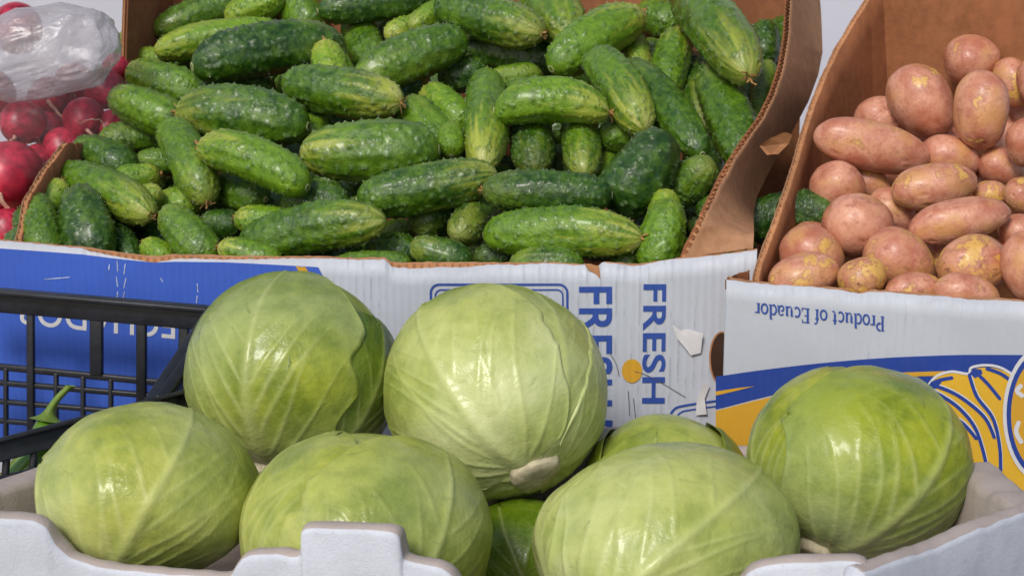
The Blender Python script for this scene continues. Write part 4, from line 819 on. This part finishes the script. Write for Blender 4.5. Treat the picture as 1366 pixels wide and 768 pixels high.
# ------------------------------------------------------------------ cabbages
def cabbage(label, px, py, rx, ry, t_, stem, lead, tones, seed, leaves, rip=1., stubs=0):
    """stem: direction to the cut stem seen from the camera (right, up, toward); lead: heading of the main leaf"""
    c = P(px, py, t_); R = rx * t_ / FPX; k_y = ry / rx
    def w(v): v = Vector(v).normalized(); return (RIGHT * v.x + UP * v.y - FWD * v.z)
    S = w(stem); a0 = w(lead); a0 = (a0 - S * a0.dot(S)).normalized(); b0 = S.cross(a0)
    root = empty('cabbage', c); tag(root, label, 'cabbage', 'cabbages in the foam tray')
    upw = np.array(UP); Sn, an, bn = np.array(S), np.array(a0), np.array(b0)
    def shape(d):                                        # lumpy head, flattened across the view's height where the photo shows it
        r_ = 1 + fnoise(d, seed, 1.8, 5) * .028 + fnoise(d, seed + 1, 4.2, 6) * .016 * rip
        r_ -= .07 * np.exp(-((1 - d @ Sn) / .05))          # dimple round the stem
        return r_
    def place(d, r_):
        p = d * r_[:, None] * R; h = p @ upw; return p + np.outer(h * (k_y - 1), upw)
    # inner head
    bm = bmesh.new(); bmesh.ops.create_icosphere(bm, subdivisions=5, radius=1.0); bm.verts.index_update()
    d = np.array([v.co[:] for v in bm.verts]); f = [[q.index for q in p.verts] for p in bm.faces]; bm.free()
    me = mesh_of('head', place(d, shape(d) - .03), f, M_CAB, True)
    set_attr(me, 'vein', np.zeros(len(d))); set_attr(me, 'pale', np.full(len(d), tones[1] * .8)); set_attr(me, 'dark', np.full(len(d), tones[0]))
    obj('head', me, root)
    for li, lf in enumerate(leaves):
        az, layer, spread, pale, dark, reach = lf[:6]; flare = lf[6] if len(lf) > 6 else 0.
        r = np.random.RandomState(seed * 31 + li); ca, sa = math.cos(math.radians(az)), math.sin(math.radians(az))
        ax = an * ca + bn * sa; bx = np.cross(Sn, ax)
        nu, nv = 150, 130; th0, th1 = .17, reach
        u = np.linspace(0, 1, nu); v = np.linspace(-1, 1, nv)
        Wd = spread * (np.clip(u / .30, 0, 1) ** .6 * .62 + .38) * np.sqrt(np.clip(1 - np.clip((u - .62) / .38, 0, 1) ** 2.6, 0, 1)) + .02
        edge = 1 + .035 * np.sin(u * 13 + r.uniform(0, 6)) + .010 * np.sin(u * 37 + r.uniform(0, 6))
        Wl = Wd * edge * (1 + .02 * np.sin(u * 19 + 1)); Wr = Wd * edge[::-1].mean() * (1 + .03 * np.sin(u * 15 + r.uniform(0, 6)) + .010 * np.sin(u * 41))
        Uu, Vv = np.meshgrid(u, v, indexing='ij'); th = th0 + Uu * (th1 - th0)
        th = th + (.05 * np.sin(Vv * 6 + r.uniform(0, 6)) + .008 * np.sin(Vv * 21)) * np.clip((Uu - .7) / .3, 0, 1)
        al = np.where(Vv < 0, Vv * Wl[:, None], Vv * Wr[:, None])
        cc = (np.cos(th)[..., None] * Sn + np.sin(th)[..., None] * ax); D = (cc * np.cos(al)[..., None] + np.sin(al)[..., None] * bx).reshape(-1, 3)
        # veins in (lateral, along) angle space
        X, Y = al.reshape(-1), (th.reshape(-1) - th0); vein = np.zeros(len(X)); rel = np.zeros(len(X))
        def draw(poly, w0, w1, s0, s1, h):
            nonlocal vein, rel
            for i in range(len(poly) - 1):
                (x0, y0), (x1, y1) = poly[i], poly[i + 1]; dx, dy = x1 - x0, y1 - y0; q = dx * dx + dy * dy + 1e-12
                k = i / (len(poly) - 1); wd = w0 + (w1 - w0) * k; st = s0 + (s1 - s0) * k
                sel = (X > min(x0, x1) - 4 * wd) & (X < max(x0, x1) + 4 * wd) & (Y > min(y0, y1) - 4 * wd) & (Y < max(y0, y1) + 4 * wd)
                if not sel.any(): continue
                tt = np.clip(((X[sel] - x0) * dx + (Y[sel] - y0) * dy) / q, 0, 1)
                d2 = (X[sel] - x0 - tt * dx) ** 2 + (Y[sel] - y0 - tt * dy) ** 2
                g = np.exp(-d2 / wd ** 2); vein[sel] = np.maximum(vein[sel], g * st); rel[sel] = np.maximum(rel[sel], g * h * (1 - .6 * k) + .22 * h * np.exp(-d2 / (3 * wd) ** 2))
        Ln = th1 - th0; wob = r.uniform(-.06, .06)
        rib = [(wob * math.sin(3 * k / 24 * 2) , Ln * .96 * k / 24) for k in range(25)]
        draw(rib, .080, .011, .95, .5, .030)
        for sd in (-1, 1):
            starts = [.0, .02, .06, .14, .26, .40, .57]
            for si, s0 in enumerate(starts):
                s0 += r.uniform(-.02, .02); i0 = int(s0 * 24); x, y = rib[max(i0, 0)][0], Ln * .96 * max(s0, 0); ang = math.radians((70, 47, 34, 29, 31, 34, 37)[si] + r.uniform(-4, 4))
                ln = (1.3, 1.8, 1.8, 1.6, 1.3, 1.05, .8)[si] * r.uniform(.9, 1.1); pl = [(x, y)]; a = ang; m = 18
                for k in range(m):
                    a += r.uniform(-.05, .05) - (.028 if si < 3 else .004); x += sd * math.sin(a) * ln / m; y += math.cos(a) * ln / m; pl.append((x, y))
                big = .030 if si < 5 else .020
                draw(pl, big, .007, .85 if si < 6 else .40, .15, .0105)
                for b_ in range(4, m - 1, 3):
                    bxp, byp = pl[b_]; aa = a + sd * 0 + (.55 if (b_ // 3) % 2 else -.5) + r.uniform(-.15, .15); q = [(bxp, byp)]; l2 = ln * .34 * (1 - b_ / m * .6)
                    for k in range(7): aa += r.uniform(-.09, .09); bxp += sd * math.sin(aa) * l2 / 7; byp += math.cos(aa) * l2 / 7; q.append((bxp, byp))
                    draw(q, .011, .004, .22, .05, .002)
        vs_, rs_ = vein, rel; vein = np.zeros(len(X)); rel = np.zeros(len(X))         # bruised creases and nicks
        for _ in range(9):
            x, y, a = r.uniform(-.9, .9) * spread, r.uniform(.25, .85) * Ln, r.uniform(0, 6.28); pl = [(x, y)]; l2 = r.uniform(.05, .22); cv = r.uniform(-.35, .35)
            for k in range(8): a += cv * .3 + r.uniform(-.12, .12); x += math.cos(a) * l2 / 8; y += math.sin(a) * l2 / 8; pl.append((x, y))
            draw(pl, r.uniform(.006, .012), .005, r.uniform(.3, .9), .3, 1.)
        mark = vein; vein, rel = vs_, rs_ - .005 * rel
        pu = fnoise(D, seed + 40, 9, 7) * .0055 + fnoise(D, seed + 60, 21, 8) * .0024
        lat = np.abs(Vv).reshape(-1); uu = Uu.reshape(-1)
        mg = np.maximum(lat, uu); lift = np.clip((mg - .80) / .16, 0, 1) ** 2 * (.010 + .006 * fnoise(D, seed + 80 + li, 5, 5)) * (layer > 1.5)
        lift -= np.clip((mg - .965) / .035, 0, 1) ** 1.5 * .016                                   # margin rolls under
        if flare: lift = lift + abs(flare) * np.clip((Vv.reshape(-1) * np.sign(flare) - .45) / .5, 0, 1) ** 1.6 * np.sin(np.clip(uu * 1.15, 0, 1) * math.pi) * (1 + .25 * fnoise(D, seed + 85, 8, 5))
        rr = shape(D) + layer * .018 + pu * rip + rel * (.9 if layer > 2.5 else .45) + lift - .02
        me = mesh_of('leaf', place(D, rr), grid_faces(nu, nv), M_CAB, True)
        nz = fnoise(D, seed + 90 + li, 3.2, 6)
        pl_ = np.clip(pale * (1.15 * np.exp(-Y / .8) + .38) + nz * .14, 0, 1)
        dk = np.clip(dark + nz * .30 + .45 * np.clip(fnoise(D, seed + 95, 7, 6) - .5, 0, 1), 0, 1)
        set_attr(me, 'vein', np.clip(vein, 0, 1)); set_attr(me, 'pale', pl_); set_attr(me, 'dark', dk); set_attr(me, 'mark', mark)
        o = obj('leaf', me, root)
    # cut stem
    V = []; F = []; n_ = 20; r = np.random.RandomState(seed)
    for rad, h in ((.30, .84), (.25, .96), (.22, 1.03), (.21, 1.05), (.12, 1.062), (.05, 1.062)):
        for i in range(n_):
            q = 6.283 * i / n_; k = rad * (1 + .10 * math.sin(3 * q + seed) + .05 * math.sin(7 * q) + r.uniform(-.03, .03)); V.append((an * math.cos(q) * k + bn * math.sin(q) * k + Sn * (h + r.uniform(-.006, .006) * (rad > .1))))
    V.append(Sn * 1.062); V = place(np.array(V), np.ones(len(V)))
    F = grid_faces(6, n_, True) + [(5 * n_ + (i + 1) % n_, 5 * n_ + i, 6 * n_) for i in range(n_)]
    obj('stem', mesh_of('stem', V, F, M_BUTT, True), root)
    for k in range(stubs):                                # trimmed leaf bases round the cut stem
        q = 6.283 * (k + r.uniform(-.2, .2)) / stubs; h_ = an * math.cos(q) + bn * math.sin(q); sd = np.cross(Sn, h_); V = []
        ln, wd = r.uniform(.30, .52), r.uniform(.07, .12); nu, nv = 22, 14
        for i in range(nu):
            s1 = i / (nu - 1); th = .17 + ln * s1; c0 = Sn * math.cos(th) + h_ * math.sin(th); w_ = wd * (1 + 1.3 * s1) * (1 - s1 ** 6) ** .5; hh = .085 * (1 - s1) ** .8 * min(1, .25 + s1 * 6)
            for j in range(nv):
                qq = math.pi * j / (nv - 1); V.append((c0 * (.945 + .035 * s1 + hh * math.sin(qq) * (1 + .12 * math.sin(5 * qq + k))) + sd * math.cos(qq) * w_))
        V = np.array(V); me = mesh_of('leaf_base', place(V, np.ones(len(V))), grid_faces(nu, nv), M_CAB, True)
        ii = np.repeat(np.linspace(0, 1, nu), nv)
        set_attr(me, 'vein', .55 * (1 - ii)); set_attr(me, 'pale', np.clip(1.1 - .5 * ii, 0, 1)); set_attr(me, 'dark', ii * .0); obj('leaf_base', me, root)
    return root
# leaves: (azimuth, layer, half width, paleness near the base, darkness, reach)
cabbage('large green cabbage with fanned veins and dark lower leaf next to the black crate', 390, 502, 141, 132, 1.47, (-.10, -.93, .36), (.02, .3, 1), (.25, .4), 3,
        [(16, 3, .95, .34, .50, 2.7), (-60, 2, .95, .12, 1.0, 2.1), (100, 2, 1.1, .3, .45, 2.5), (170, 1, 1.2, .3, .2, 2.5)])
cabbage('pale cabbage showing its cut stem toward the viewer, perched in the middle', 660, 520, 146, 142, 1.42, (.36, -.72, .62), (-.6, .5, .6), (.05, .8), 7,
        [(0, 3, 1.05, 1., .0, 2.6), (-70, 2, 1.0, .9, .08, 2.5), (85, 2, 1.05, .85, .05, 2.4), (150, 1, 1.1, .85, .1, 2.4), (-140, 2.4, .8, .85, .1, 2.0)], 1., 8)
cabbage('yellow-green cabbage with one thick pale midrib at front left of the tray', 198, 656, 143, 116, 1.27, (-.28, -.90, .36), (.45, .8, .5), (.05, .55), 11,
        [(0, 3, 1.45, .62, .02, 3.0), (120, 2, 1.0, .4, .2, 2.4, .05), (-110, 2, 1.0, .4, .2, 2.4), (180, 1, 1.1, .4, .1, 2.3)])
cabbage('smooth yellow-green cabbage behind the raised tab of the tray rim', 486, 712, 168, 142, 1.25, (-.45, -.85, .30), (.7, .5, .5), (.05, .4), 17,
        [(-4, 3, 1.15, .45, .0, 2.9, -.04), (100, 2, 1.0, .5, .1, 2.4), (-110, 2, 1.0, .4, .2, 2.4), (180, 1, 1.1, .4, .1, 2.3)])
cabbage('wide glossy pale cabbage at the front, right of the gap', 893, 738, 178, 138, 1.25, (-.62, -.62, .48), (.7, .6, .3), (.0, .7), 23,
        [(18, 3, 1.05, .9, .0, 2.8), (105, 2, 1.1, .8, .05, 2.6), (-75, 2, 1.15, .8, .0, 2.7), (180, 1, 1.1, .4, .1, 2.3)], 1.3)
cabbage('cabbage half hidden behind the wide glossy one, only its top showing', 890, 665, 118, 116, 1.43, (.1, -.95, -.1), (.0, .2, 1), (.1, .3), 29,
        [(10, 3, 1.2, .2, .05, 2.6), (110, 2, 1.0, .2, .2, 2.5), (-95, 2, 1.0, .2, .1, 2.5, .06)])
cabbage('green cabbage with slanting parallel veins at the far right of the tray', 1143, 617, 148, 130, 1.35, (-.42, -.86, .28), (.62, .55, .55), (.35, .4), 37,
        [(0, 3, 1.45, .36, .72, 3.0), (-95, 2, 1.1, .3, .7, 2.4, -.07), (110, 2, 1.1, .4, .3, 2.5), (180, 1, 1.1, .3, .4, 2.3)])
cabbage('shadowed dark cabbage down in the gap below the pale middle one', 695, 764, 104, 104, 1.41, (.3, -.9, .2), (.0, .2, 1), (.9, .0), 41,  # dark green leaf tones deepened to stand in for the gap's shade
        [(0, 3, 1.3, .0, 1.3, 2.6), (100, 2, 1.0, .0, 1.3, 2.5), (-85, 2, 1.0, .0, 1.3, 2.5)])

# ------------------------------------------------------------------ foam tray
TRAY = empty('foam_tray'); tag(TRAY, 'white polystyrene tray with scalloped rim holding the cabbages', 'tray')
def foam_wall(name, pts, th=.017, zb=.01):
    """pts: rim points (outer top edge) in order, outside on the right hand of travel"""
    d = [0]
    for a, b in zip(pts, pts[1:]): d.append(d[-1] + max((b - a).length, 1e-4))
    n_ = max(40, int(d[-1] / .003)); s = np.linspace(0, d[-1], n_); arr = np.array([list(p) for p in pts]); Q = np.stack([np.interp(s, d, arr[:, i]) for i in range(3)], 1)
    ker = np.hanning(5); ker /= ker.sum(); pad = np.pad(Q[:, 2], 2, 'edge'); Q[:, 2] = np.convolve(pad, ker, 'valid')
    tg = np.array([pts[-1].x - pts[0].x, pts[-1].y - pts[0].y]); tg /= np.linalg.norm(tg); nout = np.array([tg[1], -tg[0], 0])
    V = []; prof = [(0, None), (.0, .5), (.0, .006), (-.002, .002), (-.006, 0.), (-th + .006, 0.), (-th + .002, .002), (-th, .006), (-th, .5), (-th, None)]; m = len(prof)
    for i in range(n_):
        for o_, dz in prof:
            z = zb if dz is None else (zb + (Q[i, 2] - zb) * .5 if dz == .5 else Q[i, 2] - dz)
            flare = .0 + .10 * (z - .15); p = Q[i] + nout * (o_ + flare); V.append((p[0], p[1], z))
    V = np.array(V); V += fnoise(V, 5, 60, 6)[:, None] * .0007 + fnoise(V, 6, 260, 7)[:, None] * .00035; V[:, 2] -= np.clip(fnoise(V, 8, 95, 6) - 1.5, 0, 1) * .006 * (V[:, 2] > .08)
    f = grid_faces(n_, m); fm = []
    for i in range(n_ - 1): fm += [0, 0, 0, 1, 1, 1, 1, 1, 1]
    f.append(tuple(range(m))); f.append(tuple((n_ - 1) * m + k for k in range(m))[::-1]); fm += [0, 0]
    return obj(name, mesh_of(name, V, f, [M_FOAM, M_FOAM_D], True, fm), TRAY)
FA, FB = Vector((-.375, 1.116, 0)), Vector((.238, 1.000, 0)); fd = (FB - FA).normalized(); fnn = Vector((fd.y, -fd.x, 0))
prof = [(-70, 676), (0, 680), (44, 684), (60, 694), (72, 716), (90, 735), (120, 746), (165, 753), (220, 759), (285, 764), (303, 763), (312, 748), (322, 735), (336, 730), (396, 728), (400, 726), (401, 699), (406, 694), (420, 693), (520, 696), (531, 699), (535, 706), (537, 736), (545, 739), (588, 746), (602, 756), (612, 775), (660, 790), (960, 790), (985, 770), (999, 752), (1012, 746), (1060, 741), (1138, 741), (1152, 746), (1159, 758), (1166, 772)]
foam_wall('front_wall', [hit(x, y + 7, FA, fnn) for x, y in prof])
C0 = hit(1166, 757, FA, fnn); C1 = P(1366, 681, 1.18); cn = (C1 - C0); cn.z = 0; cn = Vector((cn.y, -cn.x, 0)).normalized()
foam_wall('corner_wall', [hit(x, y, C0, cn) for x, y in ((1150, 762), (1166, 758), (1200, 744), (1250, 727), (1300, 705), (1366, 681), (1410, 667))])
zr = CAM_H - .41
foam_wall('side_wall', [Vector((.405, 1.14, zr)), Vector((.397, 1.195, zr)), Vector((.396, 1.2, CAM_H - .414)), Vector((.390, 1.275, CAM_H - .414)), Vector((.389, 1.28, zr - .045)), Vector((.378, 1.40, zr - .05))], .034)
foam_wall('rear_wall', [Vector((.40, 1.40, zr - .03)), Vector((.20, 1.425, zr - .035)), Vector((.13, 1.43, zr - .03)), Vector((.12, 1.43, zr - .02)), Vector((-.05, 1.435, zr - .02)), Vector((-.10, 1.435, zr - .035)), Vector((-.34, 1.44, zr - .03))])
foam_wall('side_wall', [Vector((-.335, 1.44, zr - .012)), P(75, 610, 1.357), P(0, 636, 1.30), Vector((-.46, 1.13, zr + .003))], .03)
tv = [(-.40, 1.18), (.24, 1.06), (.37, 1.16), (.36, 1.40), (-.33, 1.42)]
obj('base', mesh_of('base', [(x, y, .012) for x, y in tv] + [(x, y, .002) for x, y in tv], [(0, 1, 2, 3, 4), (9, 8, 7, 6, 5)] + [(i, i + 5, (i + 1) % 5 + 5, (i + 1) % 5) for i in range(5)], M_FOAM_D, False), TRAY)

# ------------------------------------------------------------------ black crate and peppers
CRATE = empty('plastic_crate'); tag(CRATE, 'black slatted plastic crate standing in front of the blue carton at left', 'crate')
def bar(name, a, b, w, h, face, m=M_BLACK, parent=CRATE, bev=.0012, taper=1.):
    a, b, face = Vector(a), Vector(b), Vector(face); d = (b - a).normalized(); s_ = (face - d * face.dot(d)).normalized(); u_ = d.cross(s_)
    bm = bmesh.new(); vs = []
    for p, k in ((a, 1.), (b, taper)):
        for x, y in ((-1, -1), (1, -1), (1, 1), (-1, 1)): vs.append(bm.verts.new(p + u_ * x * w / 2 * k + s_ * y * h / 2))
    for q in ((0, 1, 2, 3), (7, 6, 5, 4), (0, 4, 5, 1), (1, 5, 6, 2), (2, 6, 7, 3), (3, 7, 4, 0)): bm.faces.new([vs[i] for i in q])
    bmesh.ops.recalc_face_normals(bm, faces=bm.faces[:])
    bmesh.ops.bevel(bm, geom=bm.edges[:], offset=bev, segments=2, affect='EDGES', profile=.5)
    me = bpy.data.meshes.new(name); bm.to_mesh(me); bm.free(); me.materials.append(m); me.polygons.foreach_set('use_smooth', [True] * len(me.polygons))
    return obj(name, me, parent)
CR0 = P(283, 425, 1.60); K1, K2 = axes(9.5)
kp = lambda x, y, o=0.: hit(x, y, CR0 + K2 * o, K2)
bar('top_rail', kp(-70, 396), kp(284, 427), .021, .008, K2)
bar('top_lip', kp(-70, 383, -.005), kp(286, 413, -.005), .005, .016, K2)
for x0, y0, x1, y1, w in ((41, 400, 42, 640, .0075), (129, 415, 129, 500, .013), (189, 420, 189, 545, .010), (246, 425, 243, 560, .010), (-30, 400, -29, 640, .0075)):
    bar('upright', kp(x0, y0), kp(x1, y1), w, .006, K2)
for x0, y0, x1, y1, w in ((-70, 482, 245, 513, .0065), (-70, 504, 245, 531, .0055), (-70, 529, 245, 556, .005), (-70, 555, 245, 580, .005), (-70, 585, 245, 606, .005)):
    bar('cross_slat', kp(x0, y0, .002), kp(x1, y1, .002), w, .006, K2)
for x, a, b in ((8, 490, 640), (75, 497, 640), (111, 501, 640), (148, 505, 640), (218, 512, 640)):
    bar('thin_upright', kp(x, a, .001), kp(x, b, .001), .0045, .005, K2)
bar('brace', P(284, 416, 1.585), P(196, 548, 1.42), .013, .012, FWD)
bar('brace_edge', P(296, 420, 1.590), P(212, 542, 1.43), .010, .020, FWD)
fa, fb = P(-60, 617, 1.335), P(262, 531, 1.455)
bar('front_rail', fa, fb, .018, .011, FWD)
bar('front_lip', fa + Z * .009 - FWD * .004, fb + Z * .009 - FWD * .004, .004, .018, FWD)
lo_a, lo_b = P(-60, 655, 1.335), P(120, 612, 1.40)
bar('bottom_rail', lo_a, lo_b, .008, .010, FWD)
for k in (.36, .56, .80, 1.):
    p = fa.lerp(fb, k * .56); q = lo_a.lerp(lo_b, k); bar('short_upright', p, q, .0055, .006, FWD)
bar('corner_post', P(258, 528, 1.45), P(258, 640, 1.47), .012, .012, FWD)
for o_, e in (((-70, 640), (245, 660)),): bar('foot_rail', kp(*o_), kp(*e), .012, .008, K2)

def pepper(px, py, t_, L, w, ang, stem, label):
    c = P(px, py, t_); root = empty('green_pepper', c); tag(root, label, 'pepper', 'green peppers in the crate'); nu, nv = 40, 36; V = []
    dx, dy = math.cos(math.radians(ang)), math.sin(math.radians(ang)); A = (RIGHT * dx + UP * dy); B = FWD.cross(A).normalized()
    for i in range(nu):
        s = i / (nu - 1); r_ = w / 2 * (math.sin(math.pi * min(1, s * 1.02)) ** .5 if s < .5 else (1 - ((s - .5) / .5) ** 2.2) ** .6) * (1 - .25 * s); 
        for j in range(nv):
            q = 6.283 * j / nv; k = r_ * (1 + .09 * math.cos(3 * q + 1)); off = B * (math.sin(s * 2.4) * w * .2)
            V.append(A * (.5 - s) * L + (B * math.cos(q) - FWD * math.sin(q)) * k + off)
    obj('body', mesh_of('body', [tuple(v) for v in V], grid_faces(nu, nv, True), M_PEP, True), root)
    if stem:
        V = []; n_ = 14; top = A * .5 * L - B * 0
        for i in range(n_):
            s = i / (n_ - 1); ctr = top + A * (s * .030 - .004) + RIGHT * (.016 * s * s); r_ = .011 * (1 - s) ** 9 + .0034 + .0012 * (s > .93)
            for j in range(12): q = 6.283 * j / 12; V.append(ctr + (B * math.cos(q) - FWD * math.sin(q)) * r_ * (1 + .1 * math.cos(5 * q)))
        obj('stem', mesh_of('stem', [tuple(v) for v in V], grid_faces(n_, 12, True), M_PSTEM, True), root)
pepper(52, 618, 1.43, .085, .045, 80, True, 'green pepper with curved stem poking above the black crate rail')
pepper(15, 640, 1.40, .09, .048, 40, False, 'green pepper behind the crate slots at the bottom left corner')
pepper(100, 640, 1.46, .08, .044, 110, False, 'green pepper tucked in the crate behind the front left cabbage')

# ------------------------------------------------------------------ radishes in a plastic bag
RB = bmesh.new(); bmesh.ops.create_icosphere(RB, subdivisions=4, radius=1.0); RB.verts.index_update()
rv = np.array([v.co[:] for v in RB.verts]); rf = [[q.index for q in p.verts] for p in RB.faces]; RB.free()
def radish_mesh(seed):
    k = 1 + fnoise(rv, seed, 2, 5) * .04; z = rv[:, 2]; v = rv * k[:, None]; v[:, 2] -= .45 * np.clip(-z - .55, 0, 1) ** 1.2
    return mesh_of('radish', v, rf, M_RAD, True)
RM = [radish_mesh(i) for i in range(3)]
def root_mesh(seed):
    r = np.random.RandomState(seed); V = []; n_ = 26; p = np.array([0, 0, -1.15]); d = np.array([0, 0, -1.])
    for i in range(n_):
        rad = .075 * (1 - i / n_) ** 1.6 + .016
        for j in range(7): q = 6.283 * j / 7; V.append(p + np.array([math.cos(q), math.sin(q), 0]) * rad)
        d += r.normal(size=3) * .30; d /= np.linalg.norm(d); p = p + d * .105
    return mesh_of('root', V, grid_faces(n_, 7, True), M_ROOT, True)
RTM = [root_mesh(i) for i in range(4)]
def radish(px, py, rpx, t_, label, tilt):
    o = obj('radish', rnd.choice(RM)); r_ = rpx * t_ / FPX; o.location = P(px, py, t_); o.scale = (r_, r_, r_ * .95); o.rotation_euler = tilt
    tag(o, label, 'radish', 'radishes in the clear bag'); c = obj('root', rnd.choice(RTM), o); return o
RL = [(14, 232, 46, 1.93, 'big dark red radish at the left frame edge beside the torn box wall'), (30, 163, 31, 1.97, 'red radish below the milky plastic at the left edge'), (84, 196, 28, 1.98, 'red radish touching the torn cardboard corner of the box wall'),
      (66, 132, 30, 2.02, 'red radish half veiled by the lower edge of the milky plastic'), (112, 158, 29, 1.99, 'red radish in the middle of the bag above the torn cardboard corner'), (140, 118, 28, 2.03, 'red radish at the right end of the bag next to the cucumbers'),
      (150, 170, 24, 2.00, 'shadowed red radish right of the torn cardboard corner'), (12, 308, 30, 1.90, 'small red radish low at the left frame edge'), (22, 38, 34, 2.14, 'red radish above the milky plastic at the top left corner'), (-12, 125, 34, 2.02, 'radish cut off by the left frame edge under the plastic'),
      (100, 112, 27, 2.06, 'red radish seen through the underside of the milky plastic'), (156, 92, 20, 2.07, 'small red radish at the tip of the bag'), (62, 172, 24, 2.00, 'small red radish wedged between two larger ones at the left'), (52, 214, 22, 1.97, 'little red radish just above the torn box wall'),
      (36, 280, 24, 1.97, 'red radish in shadow below the big dark red one'), (-6, 282, 24, 1.97, 'red radish half outside the frame below the big dark red one'), (50, 248, 20, 2.0, 'red radish glimpsed behind the torn box wall')]
for px, py, rp, t_, lb in RL: radish(px, py, rp, t_, lb, (rnd.uniform(-1.6, -.8), rnd.uniform(-.6, .6), rnd.uniform(-.5, .5)))
RBX = empty('radish_carton', (-.72, 2.05, 0)); tag(RBX, 'brown cardboard carton under the radishes, left of the cucumber box', 'box')
ob_ = obj('carton_body', box_mesh('carton_body', -.86, -.565, 1.80, 2.32, .004, .195, M_KRAFT_D)); ob_.parent = RBX; ob_.matrix_parent_inverse = Matrix.Translation((.72, -2.05, 0))
ob_ = obj('lid_flap', box_mesh('lid_flap', -.858, -.567, 1.802, 2.055, .196, .200, M_KRAFT)); ob_.parent = RBX; ob_.matrix_parent_inverse = Matrix.Translation((.72, -2.05, 0))
ob_ = obj('lid_flap', box_mesh('lid_flap', -.858, -.567, 2.060, 2.318, .196, .200, M_KRAFT)); ob_.parent = RBX; ob_.matrix_parent_inverse = Matrix.Translation((.72, -2.05, 0))
BAG = empty('plastic_bag'); tag(BAG, 'crumpled milky clear plastic bag lying over the radishes', 'bag')
def pillow(name, ctr, rx, ry, rz, seed, crump, m, tilt=0., nf=3):
    bm = bmesh.new(); bmesh.ops.create_icosphere(bm, subdivisions=6, radius=1.0); bm.verts.index_update()
    v = np.array([q.co[:] for q in bm.verts]); f = [[q.index for q in p.verts] for p in bm.faces]; bm.free()
    k = 1 + fnoise(v, seed, 2.5, 6) * .06
    fold = sum(np.abs(fnoise(v, seed + 3 + i, 5. * 2 ** i, 4)) / 1.7 ** i for i in range(nf)); k -= fold * crump
    w = np.sign(v) * np.abs(v) ** .8
    q = w * k[:, None]; ct, st = math.cos(tilt), math.sin(tilt)
    V = np.array(ctr) + np.outer(q[:, 0] * rx * ct - q[:, 2] * rz * st, np.array(RIGHT)) + np.outer(q[:, 1] * ry, np.array(FWD)) + np.outer(q[:, 0] * rx * st + q[:, 2] * rz * ct, np.array(UP))
    return obj(name, mesh_of(name, V, f, m, True), BAG)
pillow('puffed_top', P(48, 72, 1.94), .105, .05, .055, 3, .042, M_FILM, .16, 4)
pillow('bag_body', P(60, 175, 1.97), .115, .085, .085, 9, .03, M_FILM2, .2)
